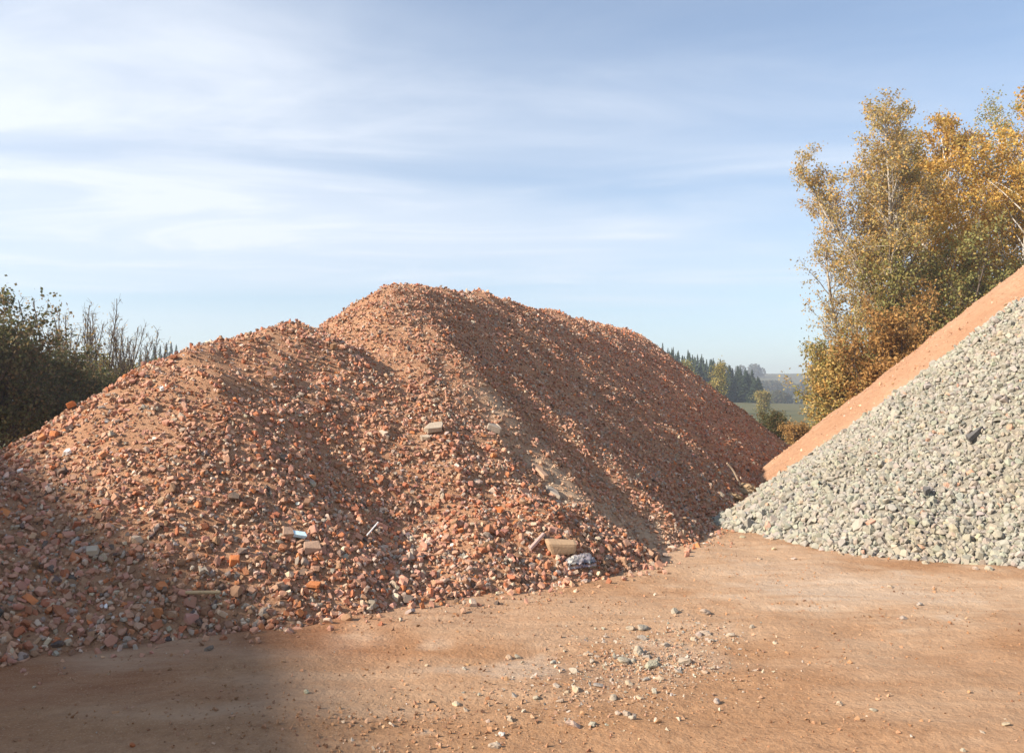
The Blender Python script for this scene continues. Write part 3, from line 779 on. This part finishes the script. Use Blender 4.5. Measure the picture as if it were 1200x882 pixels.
    for (lab, px, d, top, seed, nl) in [
        ('nearly bare upright sapling with many thin stems behind the dark hedge', 112, 29, 342, 51, 0.5),
        ('thin bare sapling with a few brown leaves beside the tall hedge tree', 60, 28, 346, 52, 1.3),
        ('bare sapling between the brown leaved one and the tallest bare one', 88, 30, 352, 54, 0.5),
        ('bare sapling with fan shaped twigs past the tallest bare one', 136, 30, 366, 55, 0.4),
        ('short bare sapling at the low end of the hedge', 160, 31, 380, 53, 0.6)]:
        tot += make_tree('bare_sapling', lab, 'sapling', at(px, d), top_h(top, d), 0.95, 0.010, seed, ASPEN, 0.06, M_bark_dark, 'bare saplings behind the hedge', stems=9, crown0=0.3, nprim=90, nsec=3, ntw=1,
              nleaf=nl, up=2.0, bend=0.14, sigma=0.05, stem_spread=0.22)
    tot += make_tree('valley_bush', 'dark green bush in the gap between rubble and sand heaps', 'bush', at(906, 40), 1.4, 0.9, 0.03, 61, DARK, 0.08, M_bark_dark, None, stems=4, crown0=0.05, nprim=40, nsec=4, ntw=3, nleaf=8,
              up=0.8, stem_spread=0.4, sigma=0.1)
    tot += make_tree('valley_bush', 'brown weedy bush at the foot of the sand slope', 'bush', at(938, 37), 0.9, 0.8, 0.02, 62, RUST, 0.07, M_bark_dark, None, stems=5, crown0=0.05, nprim=40, nsec=4, ntw=3, nleaf=7,
              up=0.9, stem_spread=0.5, sigma=0.1)
    for (lab, px, d, top, seed, cols) in [
        ('yellow leafed tree standing before the dark spruces', 838, 120, 428, 63, YGREEN),
        ('thin yellow tree at the corner of the spruce wood', 895, 150, 462, 64, YGREEN),
        ('olive tree before the spruces close to the rubble ridge', 812, 130, 425, 65, OLIVE)]:
        tot += make_tree('field_tree', lab, 'tree', at(px, d), top_h(top, d), 2.6, 0.12, seed, cols, 0.26, M_bark_dark, 'deciduous trees before the spruce wood', crown0=0.12, nprim=36, nsec=4, ntw=3, nleaf=6, up=0.9, sigma=0.3)
    print('leaves', tot, time.time() - T0)
build_trees()

# ------------------------------------------------------------------ far spruces and hedges
M_needle, nt_, b_ = mat('spruce_needles')
c = mixc(nt_, noise_fac(nt_, 0.6, 4, 0.6, 0.3, 0.7, N(nt_, 'ShaderNodeNewGeometry').outputs['Position']), (0.020, 0.036, 0.018), (0.045, 0.065, 0.028))
nt_.links.new(c, b_.inputs['Base Color'])
def spruce_mesh(seed, H=20.0):
    rng = np.random.default_rng(seed); V = []; Tq = []; n = 0
    for z in np.arange(1.5, H - 0.4, 0.62):
        t = z / H; r = (1 - t) * 3.7 + 0.06; m = int(7 + 9 * (1 - t))
        for a in rng.uniform(0, 6.28, m):
            L = r * rng.uniform(0.65, 1.12); w = 0.10 + 0.30 * L
            L *= rng.uniform(0.7, 1.0); d = np.array([math.cos(a), math.sin(a), 0]); s = np.array([-d[1], d[0], 0]); p = np.array([0, 0, z + rng.uniform(-0.45, 0.45)])
            tip = p + d * L + np.array([0, 0, -0.38 * L]); mid = p + d * L * 0.55 + np.array([0, 0, -0.1 * L])
            V += [p, mid + s * w, tip, mid - s * w, p - [0, 0, 0.5], mid + s * w * 0.6 - [0, 0, 0.55], tip - [0, 0, 0.25], mid - s * w * 0.6 - [0, 0, 0.55]]
            Tq += [[n, n + 1, n + 2, n + 3], [n + 4, n + 5, n + 6, n + 7], [n + 1, n + 5, n + 6, n + 2], [n + 3, n + 2, n + 6, n + 7]]; n += 8
    cr = np_mesh('crown', np.array(V), np.array(Tq), M_needle)
    w = Wood(); w.tube(np.array([[0, 0, -1], [0, 0, H * 0.6], [0, 0, H]]), [0.28, 0.15, 0.03], 6)
    return cr, w.mesh('trunk', M_bark_dark)
def build_far():
    rng = np.random.default_rng(71); lib = [spruce_mesh(80 + k) for k in range(4)]
    def spruce(px, d, py_top, hgt, lab, grp):
        x = (px - W / 2) / F * d; ztop = EYE + (475 - py_top) / F * d
        zg = float(h_ground(np.array([x]), np.array([float(d)]))[0])
        H = max(6.0, ztop - zg); k = rng.integers(4)
        r = empty('spruce_tree', (x, d, zg)); tag(r, lab, 'spruce', grp)
        s = H / 20.0; sw = min(1.7, max(1.0, 1.3 * s)) * rng.uniform(0.9, 1.15)
        for nm, me in (('crown', lib[k][0]), ('trunk', lib[k][1])):
            o = obj(nm, me, r); o.scale = (sw, sw, s); o.rotation_euler = (0, 0, rng.uniform(0, 6.28))
    # edge of the wood seen over the end of the rubble ridge
    for row, (dd, up) in enumerate(((215, 0), (229, -2), (246, -4))):
        for px in np.arange(745, 892, 6.0):
            x = px + rng.uniform(-4, 4)
            top = np.interp(x, [720, 770, 800, 850, 880, 896], [398, 408, 413, 428, 437, 447]) + up + rng.uniform(-4, 5)
            if row > 1 and x > 885: continue
            spruce(x, dd + rng.uniform(-5, 5), top, 0, 'dark spruce in the far wood beyond the end of the rubble ridge', 'spruces of the far wood')
    for px, top in ((172, 408), (180, 402), (187, 404), (194, 401), (200, 400), (206, 403), (214, 408), (164, 410), (223, 412)):
        spruce(px, 240 + rng.uniform(-8, 8), top, 0, 'small dark distant spruce just above the long rubble slope', 'distant spruces over the rubble slope')
    # hedgerows and copses on the far hillside
    for k, (px, d, n, w, h, lab) in enumerate([(925, 330, 16, 34, 6, 'hazy hedgerow across the near part of the far meadow'), (905, 520, 14, 60, 9, 'hazy row of trees halfway up the far hillside'),
                                    (935, 560, 14, 50, 8, 'hazy thicket on the far hillside beside the golden trees'), (920, 760, 16, 120, 11, 'pale hazy trees along the crest of the far hill'), (918, 410, 12, 46, 6, 'hazy grey green hedge low on the far hillside')]):
        x0 = (px - W / 2) / F * d; P = []; S = []
        for i in range(n):
            cx = x0 + rng.uniform(-w, w) * 0.5; cy = d + rng.uniform(-10, 10); hh = h * rng.uniform(0.5, 1.15)
            m = 260; q = rng.normal(size=(m, 3)); q /= np.linalg.norm(q, axis=1, keepdims=True); q *= rng.uniform(0.5, 1.0, (m, 1)) ** 0.5
            zg = float(h_ground(np.array([cx]), np.array([cy]))[0])
            P.append(q * [hh * 0.5, hh * 0.5, hh * 0.5] + [cx, cy, zg + hh * 0.5]); S.append(np.full(m, 0.16 * hh))
        P = np.concatenate(P); S = np.concatenate(S)
        col = np.array([(0.10, 0.10, 0.05), (0.07, 0.08, 0.035), (0.13, 0.10, 0.05)])[rng.integers(0, 3, len(P))] * rng.uniform(0.8, 1.2, (len(P), 1))
        tag(obj('far_hedge', leaf_mesh('far_hedge', P, S, col, rng)), lab, kind='stuff')
build_far(); print('build_far', time.time() - T0)

# ------------------------------------------------------------------ loose stones on the dirt
for k in range(8): LIB.setdefault('boulder', []).append(rock_variant(RNG, 3))
def build_loose():
    rng = np.random.default_rng(91)
    GR = (0.36, 0.325, 0.265); YE = (0.44, 0.36, 0.25); DK = (0.15, 0.125, 0.10)
    special = {
        (738, 738): (15, GR, 'rounded grey stone touching a longer one at the top of the scatter'), (753, 737): (20, GR, 'long flat grey stone at the top of the scatter on the dirt'),
        (748, 766): (21, GR, 'largest grey stone in the middle of the scatter'), (765, 782): (19, GR, 'angular grey stone just below the largest stone of the scatter'),
        (731, 777): (20, GR, 'knobbly grey stone beside the largest stone of the scatter'), (802, 777): (18, GR, 'pale lumpy stone at the scatter side facing the concrete heap'),
        (359, 812): (11, (0.36, 0.36, 0.28), 'greenish grey stone alone at the edge of the shadow'), (534, 827): (12, (0.55, 0.45, 0.33), 'pale round stone with crumbs beside it in the foreground'),
        (984, 826): (11, YE, 'yellowish smooth stone alone on the brown dirt'), (840, 823): (11, GR, 'grey stone alone just outside the scatter'),
        (907, 644): (9, YE, 'pale stone in front of the foot of the concrete heap'), (702, 805): (15, (0.33, 0.32, 0.30), 'dark sided grey stone at the lower edge of the scatter'),
        (750, 819): (12, YE, 'pointed yellowish stone below the scatter'), (733, 837): (15, GR, 'grey stone of the small cluster below the scatter'), (588, 861): (10, (0.5, 0.5, 0.48), 'light grey stone near the bottom edge'),
        (580, 876): (16, GR, 'flat grey stone at the bottom edge of the photo'), (672, 851): (17, (0.45, 0.36, 0.28), 'flat tan stone near the bottom edge'), (1058, 725): (12, GR, 'grey stone beside a dark smear in front of the concrete heap'),
        (791, 718): (12, GR, 'small grey stone farthest from the camera above the scatter'), (826, 719): (13, (0.34, 0.30, 0.24), 'tan grey stone next to the farthest one above the scatter'),
        (245, 762): (12, DK, 'dark stone at the shaded foot of the rubble'), (155, 874): (10, (0.45, 0.14, 0.05), 'orange brick bit on the shaded dirt at the bottom edge'),
        (1179, 849): (10, YE, 'small pale stone on the dirt at the far side foreground'), (878, 604): (11, (0.7, 0.66, 0.6), 'white lump in the gap between the rubble and concrete heaps'),
    }
    plainp = [(753, 750, 13), (780, 757, 13), (826, 742, 14), (819, 744, 10), (795, 788, 12), (675, 810, 13), (767, 812, 12), (719, 819, 12), (652, 805, 11), (628, 819, 12), (656, 823, 12),
              (741, 842, 11), (724, 838, 10), (694, 851, 12), (597, 844, 11), (597, 772, 12), (607, 771, 11), (689, 768, 12), (673, 788, 14), (856, 745, 10), (881, 735, 9), (710, 747, 7), (648, 777, 8),
              (737, 802, 11), (772, 796, 11), (757, 797, 9), (826, 788, 8), (546, 833, 8), (500, 780, 7), (544, 784, 9), (1023, 833, 8), (1043, 688, 7), (1078, 709, 8), (1013, 653, 9), (1110, 658, 10),
              (1159, 667, 10), (1143, 667, 8), (1151, 858, 6), (908, 754, 6), (962, 641, 8), (1128, 880, 8), (716, 797, 8), (742, 775, 10), (757, 771, 11), (785, 770, 9), (812, 782, 9), (835, 752, 8), (694, 775, 8),
              (664, 812, 8), (812, 750, 9), (771, 773, 8), (720, 770, 9), (890, 655, 7), (930, 655, 7), (870, 630, 8), (905, 632, 8), (1085, 660, 8), (985, 650, 9)]
    def put(px, py, wpx, colr, label, group):
        p = hit(px, py); s = wpx / F * math.hypot(p[0], p[1])
        n = normal_of(h_ground, np.array([p[0]]), np.array([p[1]]))
        Rm = flat_rot(n, rng, 0.25)[0]; S = s * np.array([1.0, rng.uniform(0.75, 1.0), rng.uniform(0.65, 0.95)]) * 0.95
        v = rng.integers(8); C = np.array(colr) * rng.uniform(0.88, 1.12) * (1 + rng.normal(size=3) * 0.03)
        o = place_stone('loose_stone', 'boulder', v, Rm, S, p + np.array([0, 0, S[2] * 0.12]), np.clip(C, 0, 1), M_peb_o)
        tag(o, label, 'stone', group)
    for (px, py), (wp, c, lab) in special.items(): put(px, py, wp, c, lab, 'loose stones lying on the dirt')
    used = set(); names = [(k, v[2]) for k, v in special.items()]
    for px, py, wp in plainp:
        near = 620 < px < 900 and 710 < py < 850; yel = rng.random() >= 0.7
        lab = None
        for (qx, qy), ql in sorted(names, key=lambda t: math.hypot(t[0][0] - px, t[0][1] - py))[:6]:
            dx, dy = px - qx, py - qy; r = math.hypot(dx, dy)
            side = ('right of' if dx > 0 else 'left of') if abs(dx) > abs(dy) * 1.2 else ('below' if dy > 0 else 'above')
            ref = ' '.join(ql.split()[:3 if ql.split()[2] in ('stone', 'lump', 'bit') else 4]); ref = ref.replace(' touching', '').replace(' alone', '').replace(' in', '')
            cand = 'small %s stone %s %s the %s' % ('yellowish' if yel else 'grey', 'close' if r < 26 else 'a little way' if r < 60 else 'well', side, ref)
            if cand not in used: lab = cand; break
        used.add(lab); put(px, py, wp, YE if yel else GR, lab, 'small stones of the scatter' if near else 'single small stones on the dirt')
    # crumbs nobody could count
    n = 22000; X = rng.uniform(-4.5, 7.5, n); Y = 3.2 + 11 * rng.random(n) ** 1.3
    dens = 0.25 + 0.75 * sstep(-0.2, 0.6, fbm(X * 0.9, Y * 0.9, 101, 3)); k = rng.random(n) < dens; X, Y = X[k], Y[k]
    # strewn out from the heap feet and the stone scatter
    ex = []
    for (cx, cy, sx, sy, m) in [(*hit(762, 775)[:2], 0.34, 0.36, 1500), (*hit(690, 812)[:2], 0.34, 0.2, 500), (*hit(825, 745)[:2], 0.2, 0.2, 400), (*hit(735, 778)[:2], 0.1, 0.1, 200), (*hit(800, 778)[:2], 0.1, 0.1, 200), (*hit(450, 860)[:2], 0.7, 0.25, 500), (*hit(560, 850)[:2], 0.6, 0.3, 500), (*hit(600, 710)[:2], 1.2, 0.4, 500)]:
        ex.append(np.stack([rng.normal(cx, sx, m), rng.normal(cy, sy, m)], 1))
    ex = np.concatenate(ex); m0 = len(X); X = np.concatenate([X, ex[:, 0]]); Y = np.concatenate([Y, ex[:, 1]])
    big = np.arange(len(X)) >= m0
    n = len(X); size = np.where(big, np.clip(rng.lognormal(math.log(0.013), 0.5, n), 0.005, 0.035), np.clip(rng.lognormal(math.log(0.010), 0.45, n), 0.005, 0.03))
    Z = h_ground(X, Y); P = np.stack([X, Y, Z + size * 0.15], -1)
    C, _ = palette(n, rng, [((0.37, 0.205, 0.11), .6), ((0.46, 0.29, 0.18), .2), ((0.25, 0.125, 0.065), .14), ((0.5, 0.44, 0.35), .06)])
    Cg, _ = palette(n, rng, [((0.42, 0.39, 0.32), .5), ((0.40, 0.25, 0.16), .5)]); zone = big & (np.hypot(X - hit(760, 775)[0], Y - hit(760, 775)[1]) < 1.4); C[zone] = Cg[zone]
    V, T, CC = merge(np.full(n, 'chip', object), rng.integers(0, 16, n), rand_rot(n, rng), size[:, None] * rng.uniform(0.7, 1.3, (n, 3)), P, C)
    tag(obj('dirt_crumbs', np_mesh('dirt_crumbs', V, T, M_rub, {'col': CC})), 'small crumbs of brick and soil strewn over the dirt', kind='stuff')
    n = 9000; X = rng.uniform(-4.5, 7.0, n); Y = 3.3 + 9 * rng.random(n) ** 1.4; k = fbm(X * 1.1, Y * 1.6, 105, 3) > 0.05; X, Y = X[k], Y[k]; n = len(X)
    size = np.clip(rng.lognormal(math.log(0.018), 0.4, n), 0.009, 0.045); C, _ = palette(n, rng, [((0.36, 0.195, 0.098), .7), ((0.28, 0.14, 0.07), .3)], 0.08)
    V, T, CC = merge(np.full(n, 'chip', object), rng.integers(0, 16, n), rand_rot(n, rng), size[:, None] * np.array([1.2, 1.1, 0.55]), np.stack([X, Y, h_ground(X, Y)], -1), C)
    tag(obj('soil_clods', np_mesh('soil_clods', V, T, M_rub, {'col': CC})), 'little pressed clods of the same soil all over the dirt', kind='stuff')
    # lumps that rolled out past the foot of the rubble heap
    n = 26000; X = rng.uniform(-5, 6, n); Y = rng.uniform(3.6, 17, n); hr = h_rubble(X, Y) ; k = (hr < 0.02) & (hr > -0.42 ) & (rng.random(n) < np.exp(hr * 7)); X, Y = X[k], Y[k]; n = len(X)
    size = np.clip(rng.lognormal(math.log(0.03), 0.5, n), 0.012, 0.09); P = np.stack([X, Y, h_ground(X, Y) + size * 0.2], -1); C, _ = palette(n, rng)
    V, T, CC = merge(np.full(n, 'brick', object), rng.integers(0, 26, n), rand_rot(n, rng), size[:, None] * rng.uniform(0.7, 1.3, (n, 3)), P, C)
    tag(obj('strewn_rubble', np_mesh('strewn_rubble', V, T, M_rub, {'col': CC})), 'brick bits rolled out along the foot of the rubble heap', kind='stuff')
build_loose(); print('build_loose', time.time() - T0)

# ------------------------------------------------------------------ odd pieces lying on the heaps
def piece(name, label, cat, px, py, dims_px, material, yaw=0.0, tilt=0.35, kind='slab', lift=0.35, seed=0, fn=h_all, roll=0.0, group=None, bev=0.14):
    """a broken slab or block resting on the slope; dims_px = length, width, thickness as seen"""
    rng = np.random.default_rng(seed + 200); p = hit(px, py, fn); k = math.hypot(p[0], p[1]) / F
    L, Wd, T = [v * k for v in dims_px]
    bm = bmesh.new()
    if kind == 'slab':
        m = 7; a = np.sort(rng.uniform(0, 6.28, m) * 0.35 + np.arange(m) * 6.28 / m * 0.95)
        sq = np.maximum(np.abs(np.cos(a)), np.abs(np.sin(a))); r = rng.uniform(0.8, 1.0, m) / sq
        top = [bm.verts.new((math.cos(t) * q * L / 2, math.sin(t) * q * Wd / 2, T / 2 * rng.uniform(0.8, 1.1))) for t, q in zip(a, r)]
        bot = [bm.verts.new((v.co.x * rng.uniform(0.92, 1.05), v.co.y * rng.uniform(0.92, 1.05), -T / 2)) for v in top]
        bm.faces.new(top); bm.faces.new(bot[::-1])
        for i in range(m): bm.faces.new((top[i], bot[i], bot[(i + 1) % m], top[(i + 1) % m]))
    else:
        box(bm, -L / 2, L / 2, -Wd / 2, Wd / 2, -T / 2, T / 2)
        for v in bm.verts: v.co += Vector(rng.normal(size=3) * np.array([L, Wd, T]) * 0.075)
    o = bm_obj(name, bm, material, None, bevel=min(T, Wd) * bev)
    n = Vector(normal_of(fn, np.array([p[0]]), np.array([p[1]]), 0.15)[0]).lerp(Vector((0, 0, 1)), tilt).normalized()
    x = Vector((math.cos(yaw), math.sin(yaw), 0)); x = (x - n * x.dot(n)).normalized(); y = n.cross(x)
    M = Matrix((x, y, n)).transposed() @ Matrix.Rotation(roll, 3, 'X')
    o.matrix_world = Matrix.Translation(Vector(p) + n * (T * lift)) @ M.to_4x4()
    return tag(o, label, cat, group)
def rod(name, label, cat, p0, p1, r_px, material, lift=(0.03, 0.03), sag=0.0, flat=1.0):
    a = hit(*p0); b = hit(*p1); a[2] += lift[0]; b[2] += lift[1]; k = math.hypot(a[0], a[1]) / F
    t = np.linspace(0, 1, 9)[:, None]; pts = a + (b - a) * t; pts[:, 2] += sag * np.sin(t[:, 0] * math.pi)
    w = Wood(); r = np.full(9, r_px * k); r[0] *= 0.9; w.tube(pts, r, 8)
    # closed ends
    V = np.concatenate(w.V); Fq = np.concatenate(w.T); c0 = len(V); V = np.concatenate([V, pts[:1], pts[-1:]])
    caps = [[c0, i, (i + 1) % 8, c0] for i in range(8)] + [[c0 + 1, 64 + (i + 1) % 8, 64 + i, c0 + 1] for i in range(8)]
    bm = bmesh.new(); vs = [bm.verts.new(v) for v in V]
    for f in Fq: bm.faces.new([vs[i] for i in f])
    for f in caps: bm.faces.new([vs[i] for i in f[:3]])
    o = bm_obj(name, bm, material); return tag(o, label, cat)
def build_pieces():
    m_tan = plain('tan_block', (0.40, 0.27, 0.165), 0.9, 0.15, 9); m_pale = plain('pale_slab', (0.44, 0.36, 0.27), 0.9, 0.12, 9); m_grey = plain('grey_slab', (0.36, 0.30, 0.24), 0.9, 0.15, 9)
    m_wood = plain('weathered_wood', (0.42, 0.31, 0.18), 0.8, 0.2, 12); m_white = plain('white_plaster', (0.76, 0.74, 0.71), 0.8, 0.06, 9); m_blue = plain('pale_blue_foam', (0.55, 0.72, 0.80), 0.7, 0.05, 9)
    m_org = plain('orange_brick', (0.52, 0.18, 0.065), 0.9, 0.15, 12); m_dark = plain('dark_slab', (0.12, 0.115, 0.11), 0.85, 0.2, 9); m_dust = plain('dusty_tile', (0.40, 0.26, 0.18), 0.9, 0.12, 12)
    piece('clay_block', 'tan oblong block with a flat broken end at the foot of the rubble', 'block', 658, 649, (34, 18, 14), m_tan, R(8), 0.75, 'block', 0.5, 1, bev=0.26)
    piece('concrete_slab', 'large pale flat slab high on the lit face of the rubble', 'slab', 508, 505, (27, 17, 6), m_pale, R(25), 0.25, 'slab', 0.6, 2)
    piece('concrete_slab', 'squarish grey slab a little apart from the large pale slab', 'slab', 577, 506, (20, 16, 8), m_grey, R(-20), 0.3, 'slab', 0.6, 3)
    piece('concrete_slab', 'small flat pale slab just below the large pale slab', 'slab', 500, 515, (15, 9, 5), m_pale, R(20), 0.25, 'slab', 0.6, 4)
    piece('roof_tile', 'long grey tile piece lying above the tan block', 'tile', 647, 580, (24, 12, 5), m_grey, R(-40), 0.15, 'slab', 0.7, 5)
    piece('foam_piece', 'pale blue foam piece shining on the middle of the rubble', 'foam', 348, 630, (16, 8, 4), m_blue, R(10), 0.3, 'block', 1.1, 6)
    piece('floor_tile', 'flat dusty tan tile leaning beside the pale blue foam', 'tile', 336, 628, (15, 15, 4), m_dust, R(40), 0.1, 'slab', 1.0, 7)
    piece('brick_half', 'flat brown brick half below the pale blue foam', 'brick', 364, 645, (17, 13, 6), m_dust, R(30), 0.2, 'block', 0.7, 8)
    piece('brick_half', 'bright orange brick corner at the shadow edge of the rubble', 'brick', 275, 661, (11, 10, 8), m_org, R(20), 0.3, 'block', 0.6, 9)
    piece('brick_half', 'orange brick bit on the rubble skyline beside white plaster', 'brick', 86, 479, (8, 7, 6), m_org, R(20), 0.3, 'block', 0.7, 10)
    piece('plaster_lump', 'white plaster lump on the long rubble skyline', 'plaster', 76, 483, (8, 6, 6), m_white, R(10), 0.4, 'slab', 0.7, 11)
    piece('plaster_lump', 'small white plaster chip on the upper sunlit rubble slope', 'plaster', 192, 459, (7, 5, 4), m_white, R(50), 0.2, 'slab', 0.9, 12)
    piece('plaster_lump', 'white plaster chip on the sandy patch near the hedge', 'plaster', 82, 533, (7, 9, 4), m_white, R(80), 0.1, 'slab', 0.9, 13)
    piece('plaster_lump', 'pale triangular plaster chip in the shaded rubble', 'plaster', 235, 672, (13, 11, 5), m_pale, R(30), 0.1, 'slab', 0.9, 14)
    piece('plaster_lump', 'light grey square chip in the middle of the shaded rubble', 'plaster', 109, 650, (11, 10, 6), m_pale, R(15), 0.2, 'block', 0.8, 15)
    piece('orange_shard', 'orange tile shard on the rubble above the tan block', 'shard', 584, 601, (12, 12, 5), m_org, R(70), 0.1, 'slab', 0.9, 16)
    piece('roof_tile', 'brown plank shaped tile on the pale dusty streak', 'tile', 632, 556, (24, 7, 5), m_dust, R(-48), 0.1, 'block', 0.8, 17)
    piece('dark_slab', 'dark flat slab sticking out of the pale concrete stones', 'slab', 1143, 514, (24, 8, 6), m_dark, R(25), 0.1, 'slab', 1.0, 18)
    piece('dark_slab', 'small dark stone chunk low on the concrete heap', 'slab', 1085, 581, (10, 8, 7), m_dark, R(25), 0.2, 'slab', 0.9, 19)
    piece('red_stone', 'reddish brick bit among the grey stones near the heap foot', 'brick', 1022, 617, (8, 6, 5), plain('pink_brick', (0.5, 0.28, 0.2)), R(25), 0.2, 'block', 0.9, 20)
    rod('timber_lath', 'thin pale timber lath lying in the shaded rubble', 'lath', (217, 702), (258, 702), 2.0, m_wood, (0.05, 0.05))
    rod('pipe_stub', 'pinkish pipe stub leaning against the tan block', 'pipe', (621, 650), (637, 634), 2.4, plain('pink_pipe', (0.5, 0.34, 0.29), 0.6, 0.05), (0.05, 0.06))
    rod('thin_stick', 'thin white stick poking out right of the blue foam', 'stick', (430, 633), (443, 624), 0.9, m_white, (0.04, 0.09))
    rod('bent_wire', 'thin curved pale strip among the debris in the gap', 'strip', (852, 561), (868, 573), 1.1, plain('pale_strip', (0.5, 0.38, 0.27)), (0.28, 0.05), 0.06)
    # crumpled foil bag under the tan block
    rng = np.random.default_rng(300); p = hit(680, 664); k = math.hypot(p[0], p[1]) / F
    m, nt, b = mat('crumpled_foil'); b.inputs['Roughness'].default_value = 0.35; b.inputs['Specular IOR Level'].default_value = 0.6
    g = N(nt, 'ShaderNodeTexCoord').outputs['Object']
    c = mixc(nt, noise_fac(nt, 7, 3, 0.5, 0.4, 0.6, g), (0.36, 0.34, 0.31), (0.30, 0.25, 0.29)); c = mixc(nt, noise_fac(nt, 16, 3, 0.5, 0.5, 0.65, g), c, (0.12, 0.14, 0.16)); nt.links.new(c, b.inputs['Base Color'])
    nx, ny = 26, 16; X, Y = np.meshgrid(np.linspace(-1, 1, nx), np.linspace(-1, 1, ny))
    Lx, Ly = 17 * k, 8 * k; fold = fbm(X * 2.6, Y * 2.6, 301, 4)
    top = np.stack([X * Lx + 0.02 * fbm(X * 3, Y * 3, 305, 2), Y * Ly + 0.02 * fbm(X * 3, Y * 3, 309, 2), 0.055 * (1 - X ** 4) * (1 - Y ** 4) + 0.03 * np.abs(fold) + 0.012], -1).reshape(-1, 3)
    bot = top * [1, 1, 0] + [0, 0, -0.02]; Fq = grid_faces(ny, nx); nv = nx * ny
    rim = list(range(nx)) + [i * nx + nx - 1 for i in range(1, ny)] + [nv - 1 - i for i in range(1, nx)] + [nv - nx - i * nx for i in range(1, ny - 1)]
    side = [[rim[i], rim[(i + 1) % len(rim)], rim[(i + 1) % len(rim)] + nv, rim[i] + nv] for i in range(len(rim))]
    o = obj('foil_bag', np_mesh('foil_bag', np.concatenate([top, bot]), np.concatenate([Fq, Fq[:, ::-1] + nv, np.array(side)]), m, None, True)); o.location = p + np.array([0, 0, 0.03]); o.rotation_euler = (R(12), R(-4), R(20))
    tag(o, 'crumpled silvery purple foil bag in front of the tan block', 'bag')
    # clod of yellowish debris in the gap
    for (px, py, w, lab) in ((872, 575, 26, 'yellowish clod of earth and debris in the gap between the heaps'), (858, 583, 18, 'smaller brown clod beside the yellowish one in the gap')):
        p = hit(px, py); k = math.hypot(p[0], p[1]) / F
        bm = bmesh.new(); bmesh.ops.create_icosphere(bm, subdivisions=4, radius=w * k * 0.5)
        for v in bm.verts:
            f = 1 + 0.5 * float(fbm(np.array([v.co.x * 6 + px]), np.array([v.co.y * 6 + v.co.z * 5]), 311, 4)[0]); v.co *= f; v.co.z *= 0.6
        o = bm_obj('earth_clod', bm, plain('clod_%d' % w, (0.34, 0.24, 0.14), 0.95, 0.3, 10)); o.location = p; tag(o, lab, 'clod')
build_pieces(); print('build_pieces', time.time() - T0)

# ------------------------------------------------------------------ air
bm = bmesh.new(); box(bm, -1700, 1700, -400, 1700, -12, 75)
m = bpy.data.materials.new('hazy_air'); m.use_nodes = True; nt_ = m.node_tree; nt_.nodes.clear()
vo = N(nt_, 'ShaderNodeVolumePrincipled', {'Color': (0.80, 0.87, 0.97, 1), 'Density': 0.0009, 'Anisotropy': 0.25})
mo = nt_.nodes.new('ShaderNodeOutputMaterial'); nt_.links.new(vo.outputs[0], mo.inputs['Volume'])
tag(bm_obj('haze', bm, m), 'thin pale blue haze filling the valley air', kind='stuff')
